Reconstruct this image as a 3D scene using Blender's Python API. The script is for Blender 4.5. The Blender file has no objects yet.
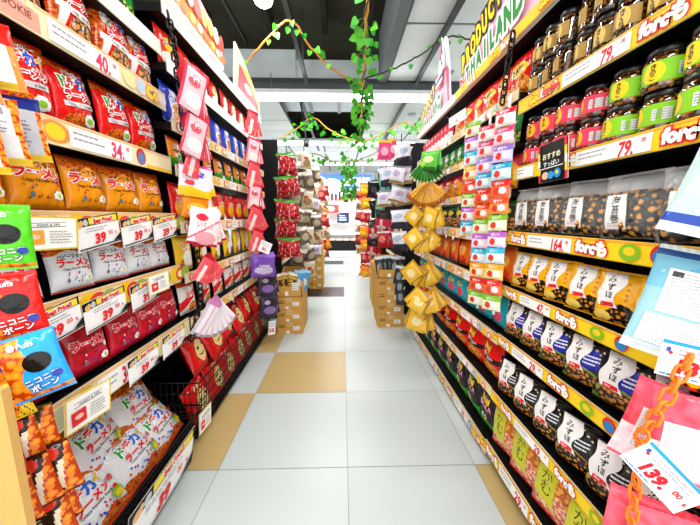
import bpy, math, random
from mathutils import Vector, Matrix, noise, Euler
random.seed(7)
SC = bpy.context.scene
COL = SC.collection
PI = math.pi
R = math.radians

# ------------------------------------------------------------------ colour
def lin(c):
    return c/12.92 if c <= .04045 else ((c+.055)/1.055)**2.4
_hex = {}
def hx(h):
    if isinstance(h, tuple): return h
    if h not in _hex:
        _hex[h] = tuple(lin(int(h[i:i+2], 16)/255) for i in (1, 3, 5))
    return _hex[h]
def mix(a, b, t):
    t = max(0, min(1, t))
    return tuple(a[i]*(1-t)+b[i]*t for i in range(3))

# ------------------------------------------------------------------ materials
def mat(name, rough=.4, metal=0, bump=0, bscale=60, spec=.5, trans=0, alpha=1, color=None, emit=0, coat=0, mottled=0):
    m = bpy.data.materials.new(name); m.use_nodes = True
    nt = m.node_tree; b = nt.nodes['Principled BSDF']
    b.inputs['Roughness'].default_value = rough
    b.inputs['Metallic'].default_value = metal
    b.inputs['Specular IOR Level'].default_value = spec
    b.inputs['Transmission Weight'].default_value = trans
    b.inputs['Alpha'].default_value = alpha
    b.inputs['Coat Weight'].default_value = coat
    if color is None:
        a = nt.nodes.new('ShaderNodeAttribute'); a.attribute_name = 'print'
        src = a.outputs['Color']
    else:
        a = nt.nodes.new('ShaderNodeRGB'); a.outputs[0].default_value = (*hx(color), 1)
        src = a.outputs[0]
    if mottled:
        n2 = nt.nodes.new('ShaderNodeTexNoise'); n2.inputs['Scale'].default_value = bscale; n2.inputs['Detail'].default_value = 6
        mr = nt.nodes.new('ShaderNodeMapRange'); mr.inputs['To Min'].default_value = 1-mottled; mr.inputs['To Max'].default_value = 1+mottled
        mx = nt.nodes.new('ShaderNodeMix'); mx.data_type = 'RGBA'; mx.blend_type = 'MULTIPLY'; mx.inputs[0].default_value = 1
        tc2 = nt.nodes.new('ShaderNodeTexCoord'); nt.links.new(tc2.outputs['Object'], n2.inputs['Vector'])
        nt.links.new(n2.outputs['Fac'], mr.inputs['Value']); nt.links.new(src, mx.inputs[6]); nt.links.new(mr.outputs[0], mx.inputs[7])
        src = mx.outputs[2]
    nt.links.new(src, b.inputs['Base Color'])
    if emit:
        nt.links.new(src, b.inputs['Emission Color']); b.inputs['Emission Strength'].default_value = emit
    if bump:
        tc = nt.nodes.new('ShaderNodeTexCoord'); n = nt.nodes.new('ShaderNodeTexNoise')
        n.inputs['Scale'].default_value = bscale; n.inputs['Detail'].default_value = 3
        bp = nt.nodes.new('ShaderNodeBump'); bp.inputs['Strength'].default_value = bump; bp.inputs['Distance'].default_value = .01
        nt.links.new(tc.outputs['Object'], n.inputs['Vector']); nt.links.new(n.outputs['Fac'], bp.inputs['Height'])
        nt.links.new(bp.outputs['Normal'], b.inputs['Normal'])
    return m
FILM = mat('printed_film', .22, bump=.4, bscale=26, spec=.38)
PAPER = mat('printed_paper', .55, spec=.3)
PLAST = mat('plastic', .35)
GLOSS = mat('jar_glass', .06, spec=.8, coat=.6)
BLACK = mat('black_painted_steel', .5, color='#060606', spec=.25)
STEEL = mat('painted_steel', .4, color=None, metal=0)
CLEAR = mat('clear_film', .12, spec=.9, color='#f4f7f6', alpha=.11, bump=.6, bscale=30)
CLEARTOP = mat('reflection_tinted_film', .15, spec=.9, color='#f0f2f1', alpha=.42, bump=.9, bscale=24)  # bright reflections put in as a whiter, less transparent film
CARD = mat('cardboard', .8, spec=.15, bump=.05, bscale=120, mottled=.06)
LEAF = mat('leaf', .45, mottled=.25, bscale=30)
TUBE = mat('lamp_tube', .5, color='#ffffff', emit=7)
FLOORM = mat('floor_tile', .3, spec=.35, mottled=.035, bscale=3)
CONC = mat('raw_concrete', .9, mottled=.3, bscale=3, bump=.2, spec=.2)
PANEL = mat('ceiling_panel', .8, mottled=.05, bscale=8, spec=.2)
GALV = mat('galvanised_steel', .45, metal=.35, mottled=.14, bscale=14)

# ------------------------------------------------------------------ mesh builder
class MB:
    def __init__(s): s.v = []; s.f = []; s.c = []; s.sm = []; s.mi = []
    def quad_grid(s, fn, nu, nv, col, smooth=True, u0=-1, u1=1, v0=-1, v1=1, flip=False, mi=0):
        b = len(s.v)
        for j in range(nv+1):
            v = v0+(v1-v0)*j/nv
            for i in range(nu+1):
                s.v.append(tuple(fn(u0+(u1-u0)*i/nu, v)))
        for j in range(nv):
            for i in range(nu):
                a = b+j*(nu+1)+i
                q = (a, a+1, a+nu+2, a+nu+1)
                s.f.append(q[::-1] if flip else q)
                if callable(col):
                    s.c.append(hx(col(u0+(u1-u0)*(i+.5)/nu, v0+(v1-v0)*(j+.5)/nv)))
                else: s.c.append(hx(col))
                s.sm.append(smooth); s.mi.append(mi)
        return s
    def poly(s, pts, col, smooth=False, mi=0):
        b = len(s.v); s.v += [tuple(p) for p in pts]
        s.f.append(tuple(range(b, b+len(pts)))); s.c.append(hx(col)); s.sm.append(smooth); s.mi.append(mi)
        return s
    def faces(s, vs, fs, col, mp=None, mi=0):
        b = len(s.v)
        s.v += [tuple(mp(*p)) if mp else tuple(p) for p in vs]
        for f in fs:
            s.f.append(tuple(b+i for i in f)); s.c.append(hx(col)); s.sm.append(False); s.mi.append(mi)
        return s
    def box(s, x0, x1, y0, y1, z0, z1, col='#000000', mi=0):
        b = len(s.v)
        s.v += [(x0,y0,z0),(x1,y0,z0),(x1,y1,z0),(x0,y1,z0),(x0,y0,z1),(x1,y0,z1),(x1,y1,z1),(x0,y1,z1)]
        for f in ((0,3,2,1),(4,5,6,7),(0,1,5,4),(1,2,6,5),(2,3,7,6),(3,0,4,7)):
            s.f.append(tuple(b+i for i in f)); s.c.append(hx(col)); s.sm.append(False); s.mi.append(mi)
        return s
    def tube(s, pts, r, col='#000000', n=6, closed=False, mi=0):
        pts = [Vector(p) for p in pts]; b = len(s.v); k = len(pts)
        up = Vector((.13, .21, .97))
        for i, p in enumerate(pts):
            a = pts[(i-1) % k] if (closed or i) else p; c = pts[(i+1) % k] if (closed or i < k-1) else p
            d = (c-a).normalized()
            if abs(d.dot(up)) > .95: up = Vector((.9, .3, .1))
            x = d.cross(up).normalized(); y = d.cross(x)
            rr = r[i] if isinstance(r, (list, tuple)) else r
            for j in range(n):
                t = 2*PI*j/n
                s.v.append(tuple(p+x*(math.cos(t)*rr)+y*(math.sin(t)*rr)))
        for i in range(k if closed else k-1):
            for j in range(n):
                i2 = (i+1) % k
                s.f.append((b+i*n+j, b+i*n+(j+1) % n, b+i2*n+(j+1) % n, b+i2*n+j)); s.c.append(hx(col)); s.sm.append(True); s.mi.append(mi)
        if not closed:
            s.f.append(tuple(b+j for j in range(n))[::-1]); s.f.append(tuple(b+(k-1)*n+j for j in range(n)))
            s.c += [hx(col)]*2; s.sm += [False]*2; s.mi += [mi]*2
        return s
    def lathe(s, prof, col, n=20, mi=0, smooth=True):
        b = len(s.v)
        for r, z in prof:
            for j in range(n):
                t = 2*PI*j/n; s.v.append((r*math.cos(t), r*math.sin(t), z))
        for i in range(len(prof)-1):
            for j in range(n):
                s.f.append((b+i*n+j, b+i*n+(j+1) % n, b+(i+1)*n+(j+1) % n, b+(i+1)*n+j))
                zz = (prof[i][1]+prof[i+1][1])/2
                s.c.append(hx(col(j/n, zz) if callable(col) else col)); s.sm.append(smooth); s.mi.append(mi)
        s.f.append(tuple(b+j for j in range(n))[::-1]); s.f.append(tuple(b+(len(prof)-1)*n+j for j in range(n)))
        for q in (0, 1): s.c.append(hx(col(0, 0) if callable(col) else col)); s.sm.append(False); s.mi.append(mi)
        return s
    def mesh(s, name, mats):
        m = bpy.data.meshes.new(name); m.from_pydata(s.v, [], s.f)
        at = m.color_attributes.new('print', 'FLOAT_COLOR', 'CORNER')
        buf = []
        for f, c in zip(s.f, s.c): buf += (c[0], c[1], c[2], 1.)*len(f)
        at.data.foreach_set('color', buf)
        for mm in (mats if isinstance(mats, (list, tuple)) else [mats]): m.materials.append(mm)
        m.polygons.foreach_set('use_smooth', s.sm); m.polygons.foreach_set('material_index', s.mi)
        m.update(); return m
    def build(s, name, mats, parent=None, loc=None):
        o = bpy.data.objects.new(name, s.mesh(name, mats)); COL.objects.link(o)
        if parent: o.parent = parent
        if loc: o.location = loc
        return o

def tag(o, label=None, cat=None, group=None, kind=None):
    if label: o['label'] = label
    if cat: o['category'] = cat
    if group: o['group'] = group
    if kind: o['kind'] = kind
    return o
def empty(name, loc=(0,0,0), rot=(0,0,0)):
    o = bpy.data.objects.new(name, None); COL.objects.link(o); o.location = loc; o.rotation_euler = rot
    o.empty_display_size = .05
    return o
ALL_THINGS = []
def copy_tree(o, parent=None):
    c = o.copy(); COL.objects.link(c)
    if parent: c.parent = parent
    for ch in o.children: copy_tree(ch, c)
    return c
class Proto:
    """first use returns the original, later uses copies of it and its parts"""
    def __init__(s, root): s.root = root; s.used = False
    def place(s, loc, rot, label, cat, group=None, scale=1):
        o = s.root if not s.used else copy_tree(s.root)
        s.used = True
        o.location = loc; o.rotation_euler = rot; o.scale = (scale,)*3 if not isinstance(scale, tuple) else scale
        o['label'] = label; o['category'] = cat
        if group: o['group'] = group
        elif 'group' in o: del o['group']
        return o
ORD = ['first','second','third','fourth','fifth','sixth','seventh','eighth','ninth','tenth','eleventh','twelfth','thirteenth','fourteenth','fifteenth','sixteenth','seventeenth','eighteenth','nineteenth','twentieth']

# ------------------------------------------------------------------ lettering
_tx = {}
def glyphs(s, bold=0., shear=0.):
    k = (s, bold, shear)
    if k not in _tx:
        c = bpy.data.curves.new('lettering', 'FONT'); c.body = s; c.resolution_u = 2; c.offset = bold; c.shear = shear
        c.align_x = 'CENTER'
        o = bpy.data.objects.new('lettering', c); COL.objects.link(o)
        dg = bpy.context.evaluated_depsgraph_get(); dg.update()
        m = bpy.data.meshes.new_from_object(o.evaluated_get(dg))
        vs = [(v.co.x, v.co.y-.35) for v in m.vertices]; fs = [tuple(p.vertices) for p in m.polygons]
        bpy.data.objects.remove(o); bpy.data.curves.remove(c); bpy.data.meshes.remove(m)
        _tx[k] = (vs, fs)
    return _tx[k]
class Art:
    """2-D printed marks laid on a surface  fn(x, z, lift) -> point"""
    def __init__(s, mb, fn, step=.0004): s.mb = mb; s.fn = fn; s.k = 1; s.step = step
    def _put(s, vs, fs, col, mi=0):
        l = s.k*s.step
        s.mb.faces(vs, fs, col, lambda x, z: s.fn(x, z, l), mi)
    def text(s, t, x, z, size, col, out=None, ow=.06, bold=.015, rot=0, xs=1, shear=0, mi=0):
        c, sn = math.cos(rot), math.sin(rot)
        for cc, b in (((out, bold+ow),) if out else ())+((col, bold),):
            vs, fs = glyphs(t, b, shear)
            s._put([(x+(px*xs*c-py*sn)*size, z+(px*xs*sn+py*c)*size) for px, py in vs], fs, cc, mi); s.k += 1
    def rect(s, x0, x1, z0, z1, col, rot=0, mi=0):
        cx, cz = (x0+x1)/2, (z0+z1)/2; c, sn = math.cos(rot), math.sin(rot)
        n = max(1, int((x1-x0)/.02)); m = max(1, int((z1-z0)/.02))
        vs = [(cx+((x0+(x1-x0)*i/n)-cx)*c-((z0+(z1-z0)*j/m)-cz)*sn, cz+((x0+(x1-x0)*i/n)-cx)*sn+((z0+(z1-z0)*j/m)-cz)*c) for j in range(m+1) for i in range(n+1)]
        fs = [(j*(n+1)+i, j*(n+1)+i+1, (j+1)*(n+1)+i+1, (j+1)*(n+1)+i) for j in range(m) for i in range(n)]
        s._put(vs, fs, col, mi); s.k += 1
    def blob(s, x, z, rx, rz, col, rot=0, n=18, wob=0, mi=0):
        vs = [(x, z)]; c, sn = math.cos(rot), math.sin(rot); K = max(1, min(6, int(max(rx, rz)/.006)))
        for k in range(1, K+1):
            for i in range(n):
                t = 2*PI*i/n; w = (1+wob*math.sin(t*7))*k/K
                a, b = math.cos(t)*rx*w, math.sin(t)*rz*w
                vs.append((x+a*c-b*sn, z+a*sn+b*c))
        fs = [(0, 1+i, 1+(i+1) % n) for i in range(n)]+[(1+k*n+i, 1+(k+1)*n+i, 1+(k+1)*n+(i+1) % n, 1+k*n+(i+1) % n) for k in range(K-1) for i in range(n)]
        s._put(vs, fs, col, mi); s.k += 1
    def poly(s, pts, col, mi=0):
        if len(pts) == 4:
            n = 10; a, b, c, d = pts
            vs = [tuple((a[q]*(1-i/n)+b[q]*i/n)*(1-j/n)+(d[q]*(1-i/n)+c[q]*i/n)*j/n for q in (0, 1)) for j in range(n+1) for i in range(n+1)]
            s._put(vs, [(j*(n+1)+i, j*(n+1)+i+1, (j+1)*(n+1)+i+1, (j+1)*(n+1)+i) for j in range(n) for i in range(n)], col, mi)
        else: s._put(pts, [tuple(range(len(pts)))], col, mi)
        s.k += 1
    def lines(s, x0, x1, z0, z1, n, col='#a6a6a6', h=.26, seed=0, mi=0):
        """rows of tiny print"""
        rr = random.Random(seed); p = (z1-z0)/n
        for i in range(n):
            z = z1-(i+.5)*p; x = x0; end = x1-(x1-x0)*rr.random()*.35
            while x < end:
                w = (x1-x0)*rr.uniform(.05, .16)
                s._put([(x, z-p*h/2), (min(x+w, end), z-p*h/2), (min(x+w, end), z+p*h/2), (x, z+p*h/2)], [(0, 1, 2, 3)], col, mi)
                x += w+(x1-x0)*.02
        s.k += 1

# ------------------------------------------------------------------ food pictures (printed)
def f_noodle(x, z, a='#c22a06', b='#f08a1c', c='#7a1a04'):
    n = noise.noise(Vector((x*70, z*140, 1.3))); m = noise.noise(Vector((x*170, z*150, 5)))
    k = abs(n+.35*m)
    return mix(hx(b), hx(a), k*2.6) if k < .38 else mix(hx(a), hx(c), (k-.38)*4)
def f_nuts(x, z, sc=70, a='#f0a020', b='#b8660e', d='#120a04', th=.42):
    ds = noise.voronoi(Vector((x*sc, z*sc, .4)))[0]
    k = ds[0]; pick = noise.noise(Vector((round(x*sc), round(z*sc), 9)))
    if k > th: return hx(d)
    return mix(hx(a), hx(b), k/th*.8)
def f_chips(x, z, a='#f7b21c', b='#d8650a', d='#7d2a04', sc=42):
    ds = noise.voronoi(Vector((x*sc, z*sc*1.3, 2.2)))[0]; k = ds[1]-ds[0]
    return hx(d) if k < .06 else mix(hx(b), hx(a), k*1.6+.3*noise.noise(Vector((x*90, z*90, 0))))
FOOD = {'noodle': f_noodle, 'nuts': f_nuts, 'chips': f_chips,
        'darknuts': lambda x, z: f_nuts(x, z, 75, '#f0a23a', '#a05a18', '#0c0806', .42),
        'almond': lambda x, z: f_nuts(x, z, 60, '#f8b040', '#e08a20', '#b85a18', .55),
        'pinky': lambda x, z: f_nuts(x, z, 75, '#f8d0a8', '#e8a080', '#c8604a', .55),
        'curls': lambda x, z: f_nuts(x, z, 70, '#ffb02a', '#f06410', '#b83a04', .6),
        'rice': lambda x, z: f_nuts(x, z, 75, '#e09a40', '#9a5a1a', '#2a1606', .5),
        'mixy': lambda x, z: f_nuts(x, z, 60, '#e8503a', '#d8b04a', '#5a3a1a', .5),
        'veg': lambda x, z: f_nuts(x, z, 60, '#7ac22a', '#d8d24a', '#2a4a10', .5)}

# ------------------------------------------------------------------ bags
def pillow(w, h, t, crimp=.07, seed=0, pinch=.05):
    def f(u, v, lift=0, back=False):
        x = u*w/2*(1-pinch*(1-v*v)); z = (v+1)*h/2
        vv = min(1, abs(v)/(1-crimp))
        p = max(0, 1-abs(u)**2.4)**.55*max(0, 1-vv**2.6)**.55
        n = noise.noise(Vector((u*1.6+seed*3.1, v*1.6, seed)))*.32 + noise.noise(Vector((u*5+seed, v*4, 2)))*.13
        wr = math.sin(u*17+seed)*.10*max(0, vv-.45)*1.6
        d = t/2*p*(1+n*.8+wr)
        if back: return (x, d*.8+.001, z)
        return (x, -d-lift-.0006, z)
    return f
def bag_mesh(name, w, h, t, colf, art=None, res=.003, seed=0, crimp=.07, material=None, pinch=.05, crop=None):
    f = pillow(w, h, t, crimp, seed, pinch); mb = MB()
    nu, nv = max(8, int(w/res)), max(8, int(h/res))
    mb.quad_grid(lambda u, v: f(u, v), nu, nv, lambda u, v: colf(u, v, u*w/2, v*h/2))
    base = colf(.97, 0, .9*w/2, 0)
    mb.quad_grid(lambda u, v: f(u, v, 0, True), 10, 12, base, flip=True)
    if art:
        A = Art(mb, lambda x, z, l: f(max(-1, min(1, x/(w/2))), max(-1, min(1, z/(h/2))), l+.0012), .0003)
        art(A, w, h)
    return mb.mesh(name, material or FILM)
def seal_mesh(name, w, hgt, col, z):
    mb = MB(); n = 28
    top = [(-w/2+w*i/n, z+hgt+(.0018 if i % 2 else 0)) for i in range(n+1)]
    for k in (-1, 1):
        for i in range(n):
            a, b = top[i], top[i+1]; y = .0016*k
            q = [(a[0], y, z), (b[0], y, z), (b[0], y, b[1]), (a[0], y, a[1])]
            mb.poly(q if k < 0 else q[::-1], col if i % 2 else tuple(c*.86 for c in hx(col)))
    return mb.mesh(name, FILM)
def make_bag(name, w, h, t, colf, art=None, seal=None, **k):
    o = bpy.data.objects.new(name, bag_mesh(name, w, h, t, colf, art, **k)); COL.objects.link(o)
    if seal:
        s = bpy.data.objects.new('top_seal', seal_mesh('top_seal', w*.985, .009, seal, h-.0095)); COL.objects.link(s); s.parent = o
        s = bpy.data.objects.new('bottom_seal', seal_mesh('bottom_seal', w*.985, .008, seal, .0005)); COL.objects.link(s); s.parent = o
    return Proto(o)
def bands(base, items):
    """items: (test(u,v), colour or food key) tried in order"""
    def f(u, v, x, z):
        for test, c in items:
            if test(u, v): return FOOD[c](x, z) if c in FOOD else hx(c)
        return hx(base)
    return f
def el(cu, cv, ru, rv): return lambda u, v: ((u-cu)/ru)**2+((v-cv)/rv)**2 < 1
W, BK = '#ffffff', '#0a0a0a'
def dodekai(A, x, z, s, rot=.12, out=W):
    for i, (ch, c) in enumerate(zip('ドデカイ', ('#12a32a', '#e5161c', '#1a5fd8', '#f5c400'))):
        A.text(ch, x+(i-1.5)*s*.92*math.cos(rot), z+(i-1.5)*s*.92*math.sin(rot), s*(1.1 if i % 2 == 0 else 1), c, out, .07, .045, rot)
def art_red(A, w, h):
    dodekai(A, .0, h*.2, .036)
    A.text('ラーメン', .008, h*.02, .033, '#e5161c', W, .09, .03, .1)
    A.rect(-w*.36, w*.36, -h*.17, -h*.09, '#d8d0d0', .08)
    A.text('Crispy Noodle Snack', 0, -h*.13, .013, '#222222', rot=.08, xs=.9)
    A.blob(w*.2, -h*.33, w*.16, h*.1, '#f4f4f4', wob=.08); A.blob(w*.2, -h*.34, w*.08, h*.05, '#8ac22a')
    A.text('ベビースター', -w*.02, h*.33, .014, BK, W, .08, .02, .1)
def art_red2(A, w, h):
    dodekai(A, .01, h*.16, .033)
    A.text('ラーメン', .014, h*.0, .03, '#e5161c', W, .09, .03, .1)
    A.poly([(-w*.42, -h*.16), (w*.44, -h*.21), (w*.42, -h*.11), (-w*.42, -h*.06)], '#f0eae6'); A.poly([(-w*.42, -h*.4), (-w*.3, -h*.4), (-w*.18, -h*.15), (-w*.36, -h*.15)], '#ece6e2')
    A.text('Crispy Noodle', .01, -h*.14, .015, '#222222', rot=-.08, xs=.95)
    A.blob(-w*.3, h*.2, w*.07, h*.12, '#f4eeee', rot=-.2)
    A.text('めん', -w*.3, h*.2, .012, '#444444')
def art_ramen(tc, out, tx=BK, badge='#d81420', notes=None):
    def art(A, w, h):
        A.text('ベビースター', -w*.05, h*.21, .021, tx, bold=.02, xs=.85)
        A.text('ラーメン', 0, h*.08, .036, tc, out, .05, .045, -.04)
        A.text('Crispy Noodle Snack', 0, -h*.04, .013, tx, xs=.9)
        A.blob(w*.36, -h*.06, w*.075, h*.055, badge); A.rect(w*.31, w*.41, -h*.068, -h*.05, W)
        rr = random.Random(3)
        for i in range(12):
            A.blob(rr.uniform(-w*.35, w*.25), -h*rr.uniform(.12, .34), .003, .004, rr.choice(notes or ['#8a4a08', '#c06a08', '#803808']))
        A.blob(w*.26, -h*.27, w*.11, h*.075, '#f2f6ee', wob=.1); A.blob(w*.27, -h*.28, w*.05, h*.035, '#b8c81c')
        if notes is None or len(notes) == 4: A.blob(-w*.22, -h*.28, .006, .008, '#58728a')
    return art
def art_white_big(A, w, h):
    A.text('ベビースター', -w*.08, h*.26, .018, BK, W, .06, .02, .05)
    dodekai(A, -.004, h*.14, .044, .05)
    A.text('ラーメン', 0, -h*.03, .034, '#e5161c', None, 0, .05, .04)
    A.text('Crispy Noodle Snack', 0, -h*.12, .015, '#222222', xs=.95)
    rr = random.Random(5)
    for i in range(16): A.blob(rr.uniform(-w*.38, w*.2), -h*rr.uniform(.18, .33), .004, .005, rr.choice(['#1a5fd8', '#e5161c', '#8a1a2a', '#6a4a9a']))
    A.blob(w*.3, -h*.22, w*.12, h*.09, '#8ac22a', wob=.1); A.blob(w*.3, -h*.25, w*.08, h*.05, '#f5d020'); A.blob(w*.3, -h*.13, w*.05, h*.035, '#e5161c')
    A.blob(w*.36, h*.02, w*.07, h*.05, '#d81420'); A.rect(w*.31, w*.41, h*.012, h*.026, W)
B = {}
def lazy(key, *a, **k): B[key] = (a, k)
def bag(key):
    if isinstance(B[key], tuple):
        a, k = B[key]; B[key] = make_bag(*a, **k)
    return B[key]
RED = bands('#e3100a', [(lambda u, v: v > .62+.12*math.sin(u*6), 'noodle'), (el(-.1, -.95, .7, .45), 'noodle')])
RED2 = bands('#ea150a', [(lambda u, v: u < -.62+.1*math.sin(v*7), 'noodle'), (el(.25, -.72, .62, .42), 'mixy'), (lambda u, v: v > .9, 'noodle')])
lazy('red', 'noodle_bag', .175, .205, .07, RED, art_red, '#c8140c')
lazy('red2', 'noodle_bag', .185, .225, .075, RED2, art_red2, '#c8140c')
lazy('orange', 'noodle_bag', .158, .165, .06, bands('#f59a0c', [(lambda u, v: v > .55+.1*math.sin(u*5+1), 'noodle'), (lambda u, v: u > .82, 'noodle')]), art_ramen('#e5161c', W), '#b03008')
lazy('white', 'noodle_bag', .185, .185, .06, bands('#e9eff4', [(lambda u, v: v > .6+.1*math.sin(u*4+2), 'noodle')]), art_ramen('#e5161c', None, BK, '#d81420', ['#1a5fd8', '#e5161c', '#8a1a2a', '#7a3aa0']), '#c83018')
lazy('crimson', 'noodle_bag', .165, .175, .06, bands('#c01024', [(lambda u, v: v > .8, '#a00c1c'), (lambda u, v: v < -.3+.3*math.sin(u*3), '#d01838')]), art_ramen('#d81438', '#f4d8dc', '#3a2a2c', '#f0e0e0', ['#5a1a7a', '#8a1430', '#f0d0d8', '#3a2a8a']), '#900c18')
lazy('bigwhite', 'noodle_bag', .25, .24, .10, bands('#eceff2', [(lambda u, v: v > .55+.07*math.sin(u*7), 'noodle'), (lambda u, v: v < -.66+.06*math.sin(u*6), 'noodle')]), art_white_big, '#d83a10')

def simple_art(words, col, out, size, z=.1, sub=None, extra=None):
    def art(A, w, h):
        zz = h*z
        for wd in (words if isinstance(words, (list, tuple)) else [words]):
            A.text(wd, 0, zz, size, col, out, .07, .04, .06); zz -= size*1.05
        if sub: A.text(sub[0], 0, zz, sub[2], sub[1])
        if extra: extra(A, w, h)
    return art
# far-left rack packs
lazy('greenorange', 'snack_pack', .15, .175, .05, bands('#f08a18', [(lambda u, v: v < -.25+.25*math.sin(u*3), '#2f9a1c'), (el(.3, -.3, .4, .35), '#f2e6d2'), (lambda u, v: v > .7, '#e86a10')]), simple_art('うまい', '#f6f0e0', BK, .03, .18, None, lambda A, w, h: A.rect(-w*.3, w*.34, -h*.02, h*.06, BK)))
lazy('redyellow', 'snack_pack', .15, .18, .05, bands('#e0120c', [(el(.05, -.3, .85, .6), '#f6b21c'), (el(.0, -.75, .6, .3), '#2a6ac8')]), simple_art(['スナック'], '#e0120c', W, .026, .05))
lazy('yellowwhite', 'snack_pack', .16, .2, .05, bands('#f7c81c', [(el(.2, -.35, .6, .5), '#f6f6ee'), (el(-.4, -.6, .4, .3), 'chips'), (el(.35, -.3, .22, .2), '#1f9a3a')]), simple_art('しお', '#ffffff', '#e07808', .05, .2))
lazy('whitered', 'snack_pack', .16, .18, .05, bands('#f2ede8', [(lambda u, v: abs(v-u*.5) < .28, '#e0120c'), (el(.3, -.6, .5, .3), 'chips'), (lambda u, v: v > .75, '#e8501c')]), simple_art('せん', '#e0120c', W, .04, .12))
lazy('redcream', 'snack_bag', .21, .23, .09, bands('#dc0f10', [(el(.05, -.02, .55, .56), '#f3dc92'), (lambda u, v: v < -.72, '#b00a0c')]), lambda A, w, h: (A.blob(-.02, .015, .014, .007, BK, .4), A.blob(.03, .028, .012, .006, BK, .4), A.poly([(-.035, -.02), (.0, -.032), (.035, -.012), (.0, -.022)], BK), A.text('ポテト', 0, h*.36, .026, '#f3dc92', BK, .06, .03)))
lazy('bluewhite', 'snack_pack', .14, .17, .045, bands('#e8ecf2', [(lambda u, v: u < -.35, '#1a34b8'), (el(.3, -.35, .5, .4), 'chips'), (lambda u, v: v > .7, '#1a34b8')]), simple_art('のり', '#1a34b8', W, .04, .1))
lazy('mixredyel', 'snack_pack', .14, .17, .045, bands('#d8200e', [(el(.1, .15, .6, .4), '#f7c41a'), (el(0, -.6, .8, .35), '#f0ece4'), (el(.2, -.6, .4, .25), '#20306a')]), simple_art('コーン', '#d8200e', W, .03, .1))
lazy('greenbag', 'noodle_bag', .16, .18, .055, bands('#0c8a2e', [(lambda u, v: v < -.45, 'veg'), (lambda u, v: v > .75, '#f09a20')]), lambda A, w, h: dodekai(A, 0, h*.08, .032))
lazy('redgold', 'snack_pack', .15, .18, .05, bands('#b80c08', [(el(0, -.35, .9, .42), '#f2b01c'), (lambda u, v: v < -.75, BK)]), simple_art('ミニ', '#e8d8b0', BK, .035, -.1))
# far-right rack packs
lazy('r_redchip', 'chip_bag', .15, .175, .06, bands('#dd1010', [(lambda u, v: v < -.35+.2*math.sin(u*4), 'chips'), (el(0, .15, .75, .33), '#f6c818')]), simple_art('NAK', '#3a0a06', '#f6e0a0', .035, .06))
lazy('r_green', 'snack_pack', .12, .165, .04, bands('#128a34', [(lambda u, v: v < -.3, 'veg'), (el(0, -.55, .7, .3), '#e8e4d0'), (el(0, .1, .6, .25), '#d8d6d0')]), simple_art('のり', '#f2f0d0', '#0a4a1c', .034, .2))
lazy('r_orange', 'chip_bag', .15, .165, .055, bands('#f5a01a', [(lambda u, v: v > .35+.2*math.sin(u*4), '#e02a4a'), (el(.1, -.4, .8, .4), 'chips')]), simple_art('もち', '#ffffff', '#e0501a', .04, .0))
lazy('r_rosette', 'snack_pack', .14, .155, .05, bands('#1d2a14', [(lambda u, v: v < -.1, 'mixy'), (el(0, -.45, .85, .45), 'pinky'), (lambda u, v: v > .62, '#3a8a2c'), (el(0, .3, .7, .28), '#f5dc2a')]), simple_art('豆', '#b01030', '#f2d0d0', .035, -.1))
lazy('r_tang', 'chip_bag', .15, .18, .06, bands('#ee6a10', [(el(.1, .1, .65, .4), '#f7b41c'), (el(0, -.6, .85, .36), '#e83410')]), simple_art('エビ', '#e83410', '#ffe6a0', .045, .05))
lazy('r_teal', 'chip_bag', .155, .175, .06, bands('#18a8bc', [(el(.1, -.3, .62, .38), '#e0406a'), (el(-.2, .2, .5, .24), '#f2e030')]), simple_art('コリン', '#f6e820', '#0a6a8a', .032, .1))
lazy('r_bigred', 'chip_bag', .2, .215, .08, bands('#e01010', [(lambda u, v: v > .7, '#c80c0c'), (el(.1, -.62, .8, .34), 'chips'), (lambda u, v: -.38 < v-u*.15 < -.12, '#2a0a08')]), lambda A, w, h: (A.text('Mai', -.01, h*.2, .055, '#f8d818', '#c03008', .06, .04, -.1), A.text('カラムー', 0, -h*.03, .028, '#f0f0f0', BK, .07, .04, -.1)))
lazy('r_black', 'chip_bag', .175, .225, .07, bands('#101010', [(lambda u, v: v < -.6, '#2f9a24'), (el(0, -.75, .7, .22), 'chips'), (lambda u, v: v > .9, '#333333')]), lambda A, w, h: (A.text('Mai', 0, h*.2, .05, '#f8d818', '#806010', .05, .04, -.08), A.text('DORA', 0, h*.04, .036, '#f6a8c0', '#b02050', .07, .04, -.08), A.text('のり', 0, -h*.2, .03, '#e8f0d0', '#186a18', .05, .03)))
lazy('r_redwhite', 'snack_pack', .085, .17, .04, bands('#e2163a', [(lambda u, v: v < -.15, '#f6dfe2'), (el(0, -.5, .6, .25), 'pinky')]), simple_art('梅', '#ffffff', '#e2163a', .035, .2))
lazy('r_redtop', 'chip_bag', .15, .19, .06, bands('#d80e10', [(el(0, .15, .8, .35), '#f2c41c'), (el(0, -.55, .85, .4), 'chips')]), simple_art('エビ', '#d80e10', '#fff0c0', .04, .08))

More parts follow.
